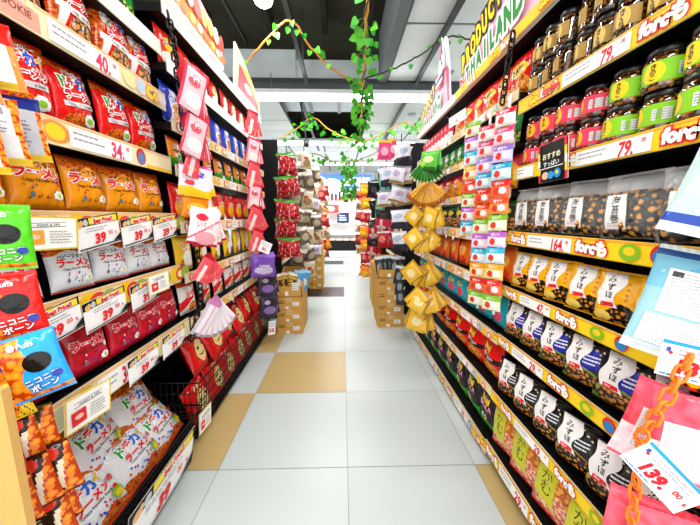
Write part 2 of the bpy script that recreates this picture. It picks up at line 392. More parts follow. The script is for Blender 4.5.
# near-right pouches
def art_mizuho(main):
    def art(A, w, h):
        n = 26; vs = []
        for i in range(n+1):
            t = i/n; z = h*(.47-.64*t); xa, xb = -w*(.36-.06*math.sin(t*6.5)), w*(.10+.1*math.sin(t*6.5)); vs += [(xa+(xb-xa)*j/8, z) for j in range(9)]
        A._put(vs, [(9*i+9+j, 9*i+10+j, 9*i+1+j, 9*i+j) for i in range(n) for j in range(8)], '#f6f4f0'); A.k += 1
        for i, ch in enumerate('みずほ'): A.text(ch, -w*.12+(.003 if i == 1 else 0), h*(.35-.15*i), h*.15, '#1c1c1c', bold=.015)
        A.rect(-w*.28, w*.02, -h*.165, -h*.085, '#e01c2c', .08); A.lines(-w*.24, 0, -h*.15, -h*.1, 1, '#f8d0d0', .6)
        if main == 'yellow':
            for z in (.3, .2, .1, .0): A.blob(w*.26, h*z, .0035, .0035, '#c87808')
        else:
            A.lines(w*.08, w*.42, h*.0, h*.22, 3, '#e8e8ee', .45, 4)
            A.blob(w*.3, h*.33, .004, .003, '#d8c890'); A.blob(w*.38, h*.27, .003, .003, '#d8c890'); A.blob(-w*.42, h*.38, .004, .003, '#d8c890')
            A.blob(w*.2, h*.4, .003, .002, '#d8c890')
    return art
lazy('yellowp', 'snack_pouch', .125, .15, .045, bands('#f7b40e', [(el(.35, -.5, .5, .34), 'nuts'), (el(-.5, -.72, .45, .2), '#f0d060'), (lambda u, v: v < -.5+.12*math.sin(u*3+1), 'darknuts')]), art_mizuho('yellow'), '#e8a008', res=.0022)
lazy('bluep', 'snack_pouch', .135, .155, .045, bands('#101014', [(el(.05, -.62, .78, .36), 'rice'), (el(.0, -.5, .86, .34), '#7a8a2a'), (el(.35, .25, .68, .42), '#1e22a8'), (lambda u, v: v < -.75, '#6a7a2a')]), art_mizuho('blue'), '#101014', res=.0022)
lazy('blackp', 'snack_pouch', .14, .165, .045, bands('#0c0c0d', [(el(.05, -.6, .82, .4), 'darknuts'), (el(.0, -.56, .9, .42), '#b8801a')]), art_mizuho('black'), '#0c0c0d', res=.0022)
def art_almond(A, w, h):
    A.poly([(-w*.5, h*.44), (w*.5, h*.44), (w*.5, h*.31), (-w*.5, h*.31)], '#dc1418')
    A.text('Assorted Nuts Mix', 0, h*.375, .014, '#f6f0e8', bold=.01)
    A.poly([(-w*.42, h*.27), (w*.14, h*.27), (w*.14, -h*.3), (-w*.42, -h*.24)], '#c8c418')
    A.text('か', -w*.12, h*.14, .05, '#1a2a0a', bold=-.005); A.text('む', -w*.1, -h*.06, .055, '#1a2a0a', bold=-.005)
lazy('almondp', 'nut_pouch', .155, .225, .045, bands('#caa070', [(lambda u, v: v < -.25+.2*math.sin(u*4), 'pinky'), (lambda u, v: v < .6, 'almond'), (lambda u, v: abs(u) > .9, '#d8d0c0')]), art_almond, '#dc1418', res=.0025)
def make_clear():
    # clear bag: nuts and kelp show in the lower part, empty clear film above
    w, h, t = .155, .175, .06
    root = empty('clear_nut_bag')
    f = pillow(w, h*.74, t, .03, 4)
    mb = MB()
    def g(u, v):
        p = f(u, v); l = noise.voronoi(Vector((p[0]*62, p[2]*62, .4)))[0][0]
        return (p[0]*.96, p[1]+.01*l-.002, p[2]+.002)
    mb.quad_grid(g, 62, 54, lambda u, v: f_nuts(u*w/2, v*h*.37, 62, '#ffc24a', '#c87818', '#140e0a', .46) if noise.noise(Vector((u*3.2, v*3.2, 7))) > -.22 or v < -.55 else mix(hx('#1c1c12'), hx('#4a4a3a'), abs(noise.noise(Vector((u*30, v*22, 1))))))
    mb.quad_grid(lambda u, v: f(u, v, 0, True), 10, 10, '#1a120a', flip=True)
    mb.build('nut_mix', PLAST, root)
    f2 = pillow(w, h, t*1.12, .08, 6, .02); mb = MB()
    mb.quad_grid(lambda u, v: f2(u, v), 30, 22, '#dfe3e2', v1=.42); mb.quad_grid(lambda u, v: f2(u, v, 0, True), 10, 10, '#dfe3e2', flip=True)
    mb.build('clear_film', CLEAR, root)
    mb = MB(); mb.quad_grid(lambda u, v: f2(u, v), 30, 14, '#dfe3e2', v0=.42); mb.build('film_top', CLEARTOP, root)
    mb = MB(); fs = lambda x, z, l: f2(x/(w/2), z/(h/2)-1+.0, l+.0015)
    mb.quad_grid(lambda u, v: fs(-.02+u*.028, .07+v*.046, 0), 6, 8, '#f3f1ee')
    A = Art(mb, lambda x, z, l: fs(x, z, l+.0008), .0003)
    for i, ch in enumerate('海苔巻'): A.text(ch, -.02, .1-.024*i, .025, '#1a1a1a', bold=.005)
    A.lines(-.04, -.006, .03, .042, 2, '#c89a9a', .35, 2)
    mb.build('paper_label', PAPER, root)
    return Proto(root)
# jars
def make_jar(name, r, h, glass, labelc, panel, txt, tcol, lidc='#0a0808', lab=(.16, .78), speck=None):
    root = empty(name); mb = MB()
    def gc(a, z):
        if speck: return mix(hx(glass), hx(speck), max(0, noise.noise(Vector((math.cos(a*2*PI)*6, math.sin(a*2*PI)*6, z*130)))*2.2))
        return hx(glass)
    mb.lathe([(r*.86, 0), (r*.97, h*.03)]+[(r, h*(.08+.62*k/14)) for k in range(15)]+[(r*.985, h*.74), (r*.96, h*.78), (r*.84, h*.83), (r*.84, h*.86)], gc, 44)
    mb.build('glass_body', GLOSS, root)
    mb = MB(); mb.lathe([(r*.86, h*.84), (r*.9, h*.85), (r*.9, h*.985), (r*.84, h), (.0001, h)], lidc, 24); mb.build('lid', PLAST, root)
    if labelc:
        mb = MB(); rr = r+.0008
        cyl = lambda x, z, l: (math.sin(x/rr)*(rr+l), -math.cos(x/rr)*(rr+l), z)
        L = PI*rr*(.86 if name == 'jam_jar' else .34)
        mb.quad_grid(lambda u, v: cyl(u*L, h*(lab[0]+(lab[1]-lab[0])*(v+1)/2*.82), 0), 30, 3, labelc)
        A = Art(mb, cyl, .0003); zc = h*(lab[0]+(lab[1]-lab[0])*.41)
        if panel: A.blob(-.0, zc, r*.5, h*.25, panel)
        for i, ch in enumerate(txt): A.text(ch, 0, zc+h*(.13-.13*i), h*.15, tcol, bold=.03)
        if name == 'jam_jar':
            A.rect(r*.95, r*2.1, zc-h*.16, zc+h*.12, '#dedede'); A.lines(r*1., r*2.05, zc-h*.14, zc+h*.1, 4, '#8a8a8a', .3, 3)
            A.blob(-r*1.1, zc+h*.05, r*.2, h*.06, panel or W)
            A.rect(-r*2, -r*.62, zc-h*.2, zc-h*.12, tuple(min(1, c*.55) for c in hx(labelc)))
        mb.build('jar_label', PAPER, root)
    return Proto(root)
JAR_PINK = make_jar('jam_jar', .042, .093, '#3a120a', '#ec3a56', '#f2b81c', 'あんず', '#5a1208', speck='#c8482a')
JAR_GREEN = make_jar('jam_jar', .045, .093, '#1c1208', '#86c81a', '#f4cf1c', 'きのこ', '#2a2008', speck='#b8742a')
JAR_DARK = make_jar('seasoning_jar', .036, .102, '#0c0705', '#a8843e', '#d8b860', 'きくらげ', '#1c120a', '#0c0a0a', (.22, .74), speck='#8a5426')

# ================================================================== SETTING
T = .61
fl = MB(); fl.box(-6, 6, -3, 13, -.05, -.0015, '#8f9490')
TAN, DK, LT = '#bda36c', '#15191b', '#bfc8c7'
special = {(-1, 3): TAN, (-2, 2): TAN, (-2, 4): TAN, (1, 1): TAN, (-1, 7): DK, (-1, 12): DK, (-3, 1): TAN, (2, 2): TAN, (-2, 0): LT}
for i in range(-9, 10):
    for j in range(-5, 21):
        x, y = .02+i*T, .02+j*T; c = special.get((i, j), LT); g = .0018
        k = 1+.03*math.sin(i*3.7+j*5.1)
        fl.poly([(x+g, y+g, 0), (x+T-g, y+g, 0), (x+T-g, y+T-g, 0), (x+g, y+T-g, 0)], tuple(min(1, q*k) for q in hx(c)))
o = fl.build('floor', FLOORM); tag(o, kind='structure')
# ceiling: dark raw slab over the left, white panels hung on the right and beyond the beam
ce = MB(); ce.box(-6, 6, -3, 13, 3.75, 3.85, '#4a4a3c')
for x in (-2.6, -1.75, -.95, -.25, .3): ce.box(x, x+.07, -3, 4.3, 3.55, 3.75, '#2c2d26')
o = ce.build('ceiling', CONC); tag(o, kind='structure')
cp = MB()
def panels(x0, x1, y0, y1, z, nx, ny, g=.022):
    for i in range(nx):
        for j in range(ny):
            a = x0+(x1-x0)*i/nx; b = y0+(y1-y0)*j/ny
            cp.box(a+g, a+(x1-x0)/nx-g, b+g, b+(y1-y0)/ny-g, z, z+.02, '#e2e6e5')
    cp.box(x0, x1, y0, y1, z+.012, z+.03, '#6f7675')
panels(.6, 4.2, -.6, 4.35, 3.0, 3, 4)
panels(.45, 4.5, 4.6, 12.4, 3.0, 4, 5)
panels(-4.2, .45, 7.4, 12.4, 3.0, 5, 4)
panels(-4.2, -1.0, 4.6, 7.4, 3.0, 3, 2)
o = cp.build('ceiling_panels', PANEL); tag(o, kind='structure')
bm = MB(); bm.box(-4.5, 4.5, 4.35, 4.6, 3.02, 3.27, '#b4bdbe'); bm.box(-4.5, 4.5, 4.3, 4.66, 2.97, 3.02, '#3c4244'); bm.box(-1.6, -.62, 4.33, 4.6, 3.02, 3.38, '#b4bdbe'); o = bm.build('trim_1', CONC); tag(o, kind='structure')
bm = MB(); bm.box(.5, .6, -1, 4.35, 2.98, 3.6, '#6a7072'); o = bm.build('trim_2', PANEL); tag(o, kind='structure')
wb = MB(); wb.box(-6, 6, 12.4, 12.5, 0, 3.8, '#d5dcda'); o = wb.build('wall_back', PAPER); tag(o, kind='structure')

def track(x, y0, y1, z, label):
    root = empty('ceiling_track', (x, (y0+y1)/2, z)); L = (y1-y0)/2
    MB().box(-.022, .022, -L, L, 0, .05, '#15181a').build('rail', STEEL, root)
    for yy in (-L*.8, 0, L*.8):
        MB().tube([(0, yy, .05), (0, yy, .7 if x < .5 else .06)], .006, '#3a3f40').build('hanger_rod', STEEL, root)
    tag(root, label, 'track', 'black ceiling tracks')
track(-.47, .6, 4.3, 2.93, 'black ceiling track in the dark open bay left of the vine')
track(1.0, .6, 4.3, 2.94, 'black ceiling track below the white panels on the right')
track(.99, 4.7, 8.5, 2.94, 'black ceiling track beyond the grey beam, right side')
track(-.62, 4.7, 8.2, 2.9, 'black ceiling track beyond the grey beam, left side')
p = MB(); p.tube([(-1.25, .5, 3.45), (-1.25, 4.3, 3.45)], .022, '#2a0d0a', 8)
tag(p.build('ceiling_pipe', STEEL), 'thin dark red pipe under the raw slab at upper left', 'pipe')
# galvanised duct past the beam
d = empty('air_duct', (-.55, 5.5, 2.98))
MB().box(-.75, .75, -.32, .32, .12, .5, '#b9c2c3').build('duct_body', GALV, d)
for k in (-.5, 0, .5): MB().box(k-.03, k+.03, -.34, .34, .1, .52, '#8d9697').build('duct_flange', GALV, d)
MB().poly([(-.75, -.33, .12), (-.2, -.33, .12), (-.2, -.33, .4)], '#747d7e').poly([(-.75, -.36, .12), (-.2, -.33, .4), (-.2, -.36, .12)], '#747d7e').build('transition_piece', GALV, d)
tag(d, 'galvanised air duct behind the grey beam above the lamp', 'duct')
for i, (x, y) in enumerate(((1.22, 2.58), (1.35, 4.05), (1.25, 5.6))):
    dl = empty('downlight', (x, y, 2.985))
    MB().lathe([(.07, 0), (.075, .012), (.055, .016)], '#8a8f90', 20).build('trim_ring', STEEL, dl)
    MB().lathe([(.05, .004), (.05, .014)], '#4a4f50', 16).build('lens', STEEL, dl)
    tag(dl, ['round grey downlight in white ceiling panels nearest the large sign', 'round grey downlight in white panels above the second sign', 'round grey downlight in panels beyond the beam'][i], 'light', 'downlights')
bl = empty('bulkhead_lamp', (-.6, 2.55, 2.775))
MB().lathe([(.0001, 0), (.04, .006), (.065, .025), (.07, .05)], '#ffffff', 20).build('diffuser', TUBE, bl)
MB().lathe([(.075, .045), (.075, .09), (.02, .11)], '#c8c8c4', 20).build('lamp_base', STEEL, bl)
MB().tube([(0, 0, .1), (0, 0, .85)], .008, '#3a3a38').build('stem', STEEL, bl)
tag(bl, 'bright round lamp hanging in the dark bay at upper left', 'lamp')

def light(kind, loc, e, size, size_y=None, rot=(0, 0, 0), col=(1, 1, 1)):
    l = bpy.data.lights.new('light', kind); l.energy = e; l.color = col
    if kind == 'AREA': l.shape = 'RECTANGLE'; l.size = size; l.size_y = size_y or size
    else: l.shadow_soft_size = size
    o = bpy.data.objects.new('light', l); COL.objects.link(o); o.location = loc; o.rotation_euler = rot
    return o
def strip(x0, x1, y, z, label, e):
    root = empty('strip_lamp', ((x0+x1)/2, y, z)); L = (x1-x0)/2
    MB().box(-L, L, -.05, .05, .03, .085, '#c8cccc').build('housing', STEEL, root)
    MB().box(-L+.02, L-.02, -.055, .055, -.03, .03, '#ffffff').build('diffuser', TUBE, root)
    for k in (-L*.7, L*.7): MB().tube([(k, 0, .08), (k, 0, .3)], .005, '#555555').build('hanger_rod', STEEL, root)
    if label: tag(root, label, 'lamp', 'strip lamps across the aisle')
    light('AREA', ((x0+x1)/2, y, z-.045), e, x1-x0, .09)
strip(-1.35, 1.4, 4.25, 2.76, 'strip lamp across the aisle, nearest and brightest, under the grey beam', 90)
strip(-1.5, 1.6, 6.75, 2.76, 'second strip lamp across the aisle, behind the small leaves', 130)
strip(-1.6, 1.7, 9.2, 2.76, 'farthest strip lamp across the aisle, above the blue banner', 190)
strip(-1.35, 1.4, 1.75, 2.82, 'unseen strip lamp added overhead, above the frame, to brighten the aisle', 36)  # out of view, continues the lamp row, added for brightness
strip(-1.35, 1.4, -.7, 2.82, 'unseen strip lamp added behind the viewpoint to brighten the aisle', 95)  # another unseen lamp, added behind the camera as extra light
light('POINT', (-.6, 2.55, 2.70), 26, .07, col=(1, .97, .9))
wd = bpy.data.worlds.new('store'); SC.world = wd; wd.use_nodes = True
bg = wd.node_tree.nodes['Background']; bg.inputs[0].default_value = (1, 1, 1, 1); bg.inputs[1].default_value = 2.7

# ================================================================== RACKS
LROT, RROT = PI/2, -PI/2
def rack(side, X, y0, y1, levels, label, rail_fn, depth=.5, top=2.1, base=True, post_far=True):
    """levels: (z_top, z_bottom, protrusion) with the front of each rail on the plane |x| = X - protrusion"""
    s = side; ym = (y0+y1)/2; L = (y1-y0)/2
    root = empty('shelf_rack', (s*X, ym, 0), (0, 0, LROT if s < 0 else RROT))
    MB().box(-L, L, depth-.02, depth, 0, top, '#050505').build('back_panel', BLACK, root)
    for x in (-L+.012, L-.012):
        MB().box(x-.012, x+.012, depth-.06, depth-.02, 0, top, '#050505').build('upright', BLACK, root)
    for i, (zt, zb, pr) in enumerate(levels):
        sh = MB().box(-L, L, -pr+.004, depth-.02, zb+.006, zt-.018, '#070707'); sh.build('shelf', BLACK, root)
        m = MB(); m.quad_grid(lambda u, v: (u*(L-.002), -pr-.0005, (zb+zt)/2+v*(zt-zb)/2), 1, 1, '#f2e8c8', False)
        m.box(-L+.002, L-.002, -pr, -pr+.004, zb, zt, '#d8d0b8')
        A = Art(m, lambda x, z, l: (x, -pr-.0005-l, z), .0004)
        subs = rail_fn(A, i, -L, L, zb, zt, (lambda Y: Y-ym) if s < 0 else (lambda Y: ym-Y))
        r = m.build('price_rail', PAPER, root)
        for (x0, x1, t, sup, sd, col) in subs or []:
            m = MB(); zz0, zz1 = zb+(zt-zb)*.08, zt-(zt-zb)*.14
            m.box(x0, x1, -pr-.0045, -pr-.0035, zz0, zz1, '#f6f6f4')
            A2 = Art(m, lambda x, z, l: (x, -pr-.0046-l, z), .0003); hgt = zz1-zz0; w = x1-x0
            A2.lines(x0+w*.05, x0+w*.5, zz0+hgt*.3, zz1-hgt*.12, 2, '#9a9aa2', .32, sd)
            if t:
                A2.text(t, x0+w*.72, (zz0+zz1)/2-hgt*.05, hgt*1.2, col, None, 0, .03, 0, min(.72, w*.42/(hgt*1.2*.55*len(t))), .1)
                A2.text(sup, x0+w*.92, zz1-hgt*.3, hgt*.34, col, None, 0, .02, 0, .8)
            m.build('price_label', PAPER, r)
    if side > 0: MB().box(-L, L, .02, depth, 1.905, 1.925, '#050505').build('canopy', BLACK, root); MB().box(-L, L, depth-.02, depth, 1.9, 2.45, '#050505').build('upper_back', BLACK, root)
    xe = -L if side < 0 else L-.012
    if y0 < 1: MB().box(xe, xe+.012, -.0, depth, 0, top, '#0a0a0a').build('end_panel', BLACK, root)
    if base: MB().box(-L, L, .06, depth-.02, 0, .03, '#050505').build('kick_plate', BLACK, root)
    tag(root, label, 'shelf rack')
    return root
def forc(A, x, z, h, goo=True):
    if goo: A.text('Goo', x-h*1.75, z, h*.85, '#ffd800', '#e86010', .09, .07, .06, .95)
    A.text('forcも', x, z, h*.86, '#ffffff', '#e4301c', .11, .06, -.05, .92)
def rails_right_near(A, i, x0, x1, zb, zt, cv):
    h = zt-zb; zc = (zb+zt)/2
    A.rect(x0, x1, zb, zt, '#f8d21a'); A.rect(x0, x1, zt-h*.15, zt-h*.03, '#f0a428'); A.rect(x0, x1, zb, zb+h*.05, '#d8b010')
    P = [[(1.02, .79, '79.')], [(1.235, 1.13, ''), (.925, .70, '79.')], [(1.125, .905, '164.')], [(1.14, .965, '47.')], [(1.145, .955, '29.')], [(1.07, .87, '29.')], [(1.13, .93, '29.')]][i]
    out = []
    for a, b, t in P: out.append((cv(a), cv(b), t, '00', i*7+1, '#e0142c'))
    if i != 1: forc(A, cv(P[0][0]+.062), zc, h*.86)
    else: forc(A, cv(.965), zc, h*.86, False); A.text('Goo', cv(1.06), zc, h*.7, '#ffd800', '#e86010', .09, .07)
    last = P[-1][1]
    forc(A, cv(last-.075), zc, h*.95, False)
    A.blob(cv(last-.19), zc, h*.5, h*.4, '#86b81c'); A.blob(cv(last-.19), zc+h*.05, h*.28, h*.2, '#f2cc1c')
    A.blob(cv(last-.265), zc+h*.04, h*.42, h*.42, '#d81c24')
    A.blob(cv(last-.265), zc-h*.03, h*.32, h*.3, '#1f7fc4')
    A.text('Goo', cv(last-.42), zc, h*1.0, '#ffc400', '#e4301c', .14, .09)
    if i == 0: A.text('cookie', cv(1.075), zc, h*.5, '#e84030', '#f8a070', .12, .05)
    return out
def rails_cream(prices, acc='#f6c840'):
    def fn(A, i, x0, x1, zb, zt, cv):
        h = zt-zb; zc = (zb+zt)/2
        A.rect(x0, x1, zb, zt, '#f4e2b4'); A.rect(x0, x1, zt-h*.14, zt, '#f0c890')
        out = []; rr = random.Random(i+len(prices))
        n = 3; w = (x1-x0)/n
        for k in range(n):
            a = x0+w*k
            A.blob(a+w*.1, zc, h*.42, h*.38, '#e8703a'); A.blob(a+w*.18, zc, h*.4, h*.36, acc); A.text('fort', a+w*.14, zc, h*.7, '#ffffff', '#e4502c', .1, .05, .04)
            out.append((a+w*.26, a+w*.62, prices[i % len(prices)], '00', i*5+k, '#e0142c'))
            A.blob(a+w*.70, zc, h*.34, h*.4, '#58a0c8'); A.blob(a+w*.70, zc, h*.2, h*.24, '#e8d8c0'); A.blob(a+w*.8, zc, h*.4, h*.4, '#f6c020'); A.blob(a+w*.9, zc, h*.42, h*.32, '#e85a2a'); A.blob(a+w*.9, zc, h*.25, h*.2, '#fff0c0')
        return out
    return fn
def rails_left_near(A, i, x0, x1, zb, zt, cv):
    h = zt-zb; zc = (zb+zt)/2
    if i == 0:
        A.rect(x0, x1, zb, zt, '#f2eedd'); return []
    A.rect(x0, x1, zb, zt, '#f4e6b8'); A.rect(x0, x1, zt-h*.13, zt-h*.02, '#f0bf80')
    out = []
    if i == 1:
        A.rect(cv(.74), cv(.865), zb+h*.05, zt-h*.3, '#e8a088'); A.text('COOKIE', cv(.80), zb+h*.5, h*.34, '#8a3a2a', bold=.02)
        for k, c in enumerate(('#e8d8d0', '#c8d8c0', '#d8c8d8', '#f0e0b0')): A.rect(cv(.75+k*.028), cv(.77+k*.028), zt-h*.28, zt-h*.08, c)
        A.blob(cv(.735), zc, h*.2, h*.2, '#3a7a8a')
        out.append((cv(.885), cv(1.135), '40.', '00', 3, '#e83060'))
        A.blob(cv(1.19), zc, h*.5, h*.38, '#dfe0a0'); A.blob(cv(1.25), zc, h*.45, h*.42, '#e8c8c0'); A.blob(cv(1.25), zc, h*.3, h*.32, '#b8d4e8')
        A.text('Co', cv(1.315), zc, h*.8, '#f8d030', '#f0a050', .12, .06); A.blob(cv(1.38), zc, h*.4, h*.3, '#f8ece0')
    elif i == 2:
        A.rect(cv(.78), cv(.83), zb+h*.05, zt-h*.2, '#e0806a'); A.blob(cv(.865), zc-h*.02, h*.62, h*.4, '#e89040'); A.blob(cv(.865), zc-h*.02, h*.4, h*.3, '#f8d020')
        out.append((cv(.905), cv(1.155), '34.', '00', 5, '#e83060'))
        A.blob(cv(1.21), zc, h*.36, h*.42, '#c83040'); A.blob(cv(1.21), zc-h*.08, h*.26, h*.3, '#5a80b8'); A.rect(cv(1.24), cv(1.41), zb, zb+h*.18, '#f8c820')
    elif i == 5:
        out.append((cv(.86), cv(1.03), '34.', '00', 8, '#e0142c'))
        A.blob(cv(.82), zc, h*.5, h*.4, '#f6c81c'); A.blob(cv(.82), zc, h*.3, h*.25, '#e8602a'); A.rect(cv(.72), cv(.78), zb+h*.1, zt-h*.2, '#c8c8a8')
        A.blob(cv(1.1), zc, h*.4, h*.35, '#f6c020'); A.text('fort', cv(1.28), zc, h*.7, '#ffffff', '#e4502c', .1, .05)
    else:
        for k in range(5):
            y = .74+k*.155
            A.blob(cv(y), zc, h*.45, h*.42, '#f6c81c'); A.blob(cv(y+.035), zc, h*.4, h*.36, '#e4482a'); A.blob(cv(y+.035), zc, h*.24, h*.2, '#f8e8b8'); A.blob(cv(y+.08), zc, h*.42, h*.36, '#a8bc3c')
    return out
LN = [(1.925, 1.865, 0), (1.712, 1.640, 0), (1.445, 1.372, 0), (1.195, 1.105, 0), (.955, .87, 0), (.69, .605, .02)]
rack(-1, .78, .50, 1.415, LN, 'black shelf rack nearest on the left, holding the noodle bags', rails_left_near, .47, 2.12)
LF = [(2.10, 2.04, .0), (1.865, 1.81, 0), (1.62, 1.565, 0), (1.42, 1.365, 0), (1.16, 1.10, 0), (.905, .855, 0), (.68, .625, .01)]
lf_prices = rails_cream(['', '45.', '38.', '48.', '82.', '85.', '88.'])
def rails_left_far(A, i, *a):
    if i < 2:
        A.rect(a[0], a[1], a[2], a[3], '#f2f2ee'); return []
    return lf_prices(A, i, *a)
rack(-1, .765, 1.425, 2.98, LF, 'black shelf rack farther along the left, behind the black chain', rails_left_far, .47, 2.12)
RN = [(1.642, 1.588, 0), (1.38, 1.327, 0), (1.118, 1.062, 0), (.876, .83, 0), (.652, .604, .01), (.375, .33, .02), (.115, .055, .03)]
rack(1, .72, .47, 1.268, RN, 'black shelf rack nearest on the right, holding jars and pouches', rails_right_near, .5, 1.98)
RF = [(1.70, 1.655, 0), (1.505, 1.465, 0), (1.305, 1.26, 0), (1.11, 1.05, 0), (.875, .815, 0), (.64, .59, .005), (.375, .33, .015), (.085, .02, .02)]
rack(1, .72, 1.278, 2.93, RF, 'black shelf rack farther along the right, behind the packet strips', rails_cream(['45.', '28.', '29.', '26.', '28.', '36.', '39.', '39.']), .5, 1.98)

# ------------------------------------------------------------------ rows of goods
def row(key, side, X, Z, ys, look, where, cat, group, clear=None, yaw=0, lean=-4, jit=4, start=0, roll=0, shrink=1):
    pr = bag(key); h = max(v.co.z for v in pr.root.data.vertices) if pr.root.data else .175
    d = max(-v.co.y for v in pr.root.data.vertices) if pr.root.data else .034
    rr = random.Random(sum(map(ord, look+where)))
    sc = min(1, (clear-.006)/h) if clear else 1
    sc = (sc*shrink, sc*shrink, sc) if shrink != 1 else sc; d *= sc[0] if shrink != 1 else sc
    for i, y in enumerate(ys):
        rz = (LROT if side < 0 else RROT)+R(yaw+rr.uniform(-jit, jit))
        pr.place((side*(X+d+.012), y, Z+.002), (R(lean+rr.uniform(-2, 1)), R(roll+rr.uniform(-2.2, 2.2)), rz),
                 f'{look}, {ORD[i+start]} from near end {where}', cat, group, sc)
NB, SB = 'noodle bag', 'snack bag'
GL = 'noodle bags on the left front rack'
LX = .785
row('greenbag', -1, LX, 1.925, [1.09, 1.26], 'green noodle bag', "of left front rack's topmost shelf", NB, GL, .2)
row('red2', -1, LX, 1.712, [.695, .865, 1.035, 1.20, 1.338], 'large red noodle bag', "of left front rack's second shelf", NB, GL, .215, lean=-4, yaw=-3, jit=6, shrink=.92)
row('red', -1, LX, 1.445, [.70, .85, 1.005, 1.168, 1.325], 'red noodle bag', "of left front rack's third shelf", NB, GL, .195, lean=-5, yaw=-3, jit=7, shrink=.93)
row('orange', -1, LX, 1.195, [.695, .845, 1.0, 1.162, 1.325], 'orange noodle bag', "of left front rack's fourth shelf", NB, GL, .175, lean=-6, yaw=-3, jit=7, shrink=.93)
row('white', -1, LX, .955, [.74, .905, 1.055, 1.2, 1.335], 'white noodle bag', "of left front rack's fifth shelf", NB, GL, .15, lean=-6, yaw=-3, jit=7, shrink=.93)
row('crimson', -1, LX-.02, .69, [.75, .905, 1.06, 1.205, 1.335], 'crimson noodle bag', "of left front rack's sixth shelf", NB, GL, .17, lean=-6, yaw=-3, jit=7, shrink=.93)
# wire bin at the foot of the left front rack
def wire_panel(p0, p1, z0, z1, nx, nz, r=.0022, off0=0, off1=0):
    m = MB()
    for i in range(nx+1):
        y = p0[1]+(p1[1]-p0[1])*i/nx; x = p0[0]+(p1[0]-p0[0])*i/nx
        m.tube([(x+off0, y, z0), (x+off1, y, z1)], r, n=5)
    for j in range(nz+1):
        t = j/nz; z = z0+(z1-z0)*t; o_ = off0+(off1-off0)*t
        m.tube([(p0[0]+o_, p0[1], z), (p1[0]+o_, p1[1], z)], r*1.3, n=5)
    return m
def wire_bin(x_front, y0, y1, z0, z1, flare, label, back=-1.24):
    root = empty('wire_bin', (0, 0, 0))
    wire_panel((x_front, y0), (x_front, y1), z0, z1, int((y1-y0)/.028), 5, off1=flare).build('front_grid', BLACK, root)
    for y in (y0, y1): wire_panel((back, y), (x_front, y), z0, z1, 16, 5).build('side_grid', BLACK, root)
    m = MB(); m.box(back, x_front, y0, y1, z0-.006, z0+.004); m.build('base_tray', BLACK, root)
    m = MB(); m.tube([(back, y0, z1), (x_front+flare, y0, z1), (x_front+flare, y1, z1), (back, y1, z1)], .005); m.build('rim', BLACK, root)
    for y in (y0+.02, y1-.02): MB().box(x_front-.04, x_front-.02, y-.01, y+.01, 0, z0).build('foot', BLACK, root)
    return tag(root, label, 'wire bin', 'wire bins under the left racks')
wire_bin(-.785, .53, 1.415, .03, .215, .055, 'black wire bin at the floor under the front left rack')
wire_bin(-.765, 1.43, 2.95, .03, .33, .02, 'black wire bin at the floor under the rear left rack')
pr = bag('bigwhite')
for i, (x, y, z, lean, rz, ro, lb) in enumerate([
    (-.825, .90, .10, -42, 88, 0, 'white bag nearest in front row of the wire bin'), (-.825, 1.12, .105, -40, 92, 2, 'white bag second from near end, front row of the wire bin'),
    (-.83, 1.30, .10, -38, 94, -3, 'white bag at the far end of the wire bin, front row'),
    (-.94, .84, .20, -28, 86, 4, 'white bag nearest in back row of the wire bin'), (-.93, 1.06, .21, -30, 96, -3, 'white bag second from near end, back row of the wire bin'),
    (-.93, 1.27, .20, -28, 90, 5, 'white bag at the far end of the wire bin, back row'), (-.86, .68, .12, -40, 85, 0, 'white noodle bag cut by the frame, lowest at bottom left')]):
    pr.place((x, y, z), (R(lean), R(ro), R(rz)), 'big '+lb, NB, 'big white noodle bags in the wire bin')
# rear left rack
GF = 'snack packs on the left rear rack'
def ysp(a, b, n): return [a+(b-a)*k/(n-1) for k in range(n)]
LX2 = .775
for key, z, n, look, sh, cl in (('mixredyel', 1.865, 9, 'red and yellow snack pack', 'topmost', .165), ('bluewhite', 1.62, 9, 'white and blue snack pack', 'second', .18), ('greenorange', 1.42, 9, 'orange and green snack pack', 'third', .14),
                           ('redyellow', 1.16, 9, 'red and yellow snack pack', 'fourth', .195), ('yellowwhite', .905, 8, 'yellow and white snack pack', 'fifth', .185), ('whitered', .68, 8, 'white and red striped snack pack', 'sixth', .165)):
    row(key, -1, LX2, z, ysp(1.52, 2.86, n), look, f"of left rear rack's {sh} shelf", 'snack pack', GF, cl, yaw=0, jit=6)
pr = bag('redgold')
for i, y in enumerate((1.6, 1.76, 1.92)): pr.place((-.80, y, 1.868), (R(-5), 0, LROT-.2), f'dark red and gold snack pack, {ORD[i]} of three at top of left rear rack', 'snack pack', GF, .9) if False else None
pr = bag('redcream')
for i, (y, z, x, l) in enumerate([(1.55, .05, .80, -12), (1.75, .06, .80, -14), (1.95, .06, .80, -10), (2.16, .06, .80, -12), (2.37, .06, .80, -14), (2.58, .06, .80, -12), (2.79, .06, .80, -12)]):
    pr.place((-x, y, z), (R(l), R((-6, 4, -3, 6, -5, 3, 2)[i]), LROT), f'red potato snack bag, {ORD[i]} from near end in lower row of left bin', SB, 'red snack bags in the left bin')
for i, y in enumerate((1.62, 1.82, 2.03, 2.24, 2.46, 2.68, 2.86)):
    pr.place((-.82+.02*(i % 2), y, .30+.01*(i % 3)), (R(-22), R((5, -8, 6, -4, 7, -6, 4)[i]), LROT+.1), f'red potato snack bag, {ORD[i]} from near end in upper row of left bin', SB, 'red snack bags in the left bin')

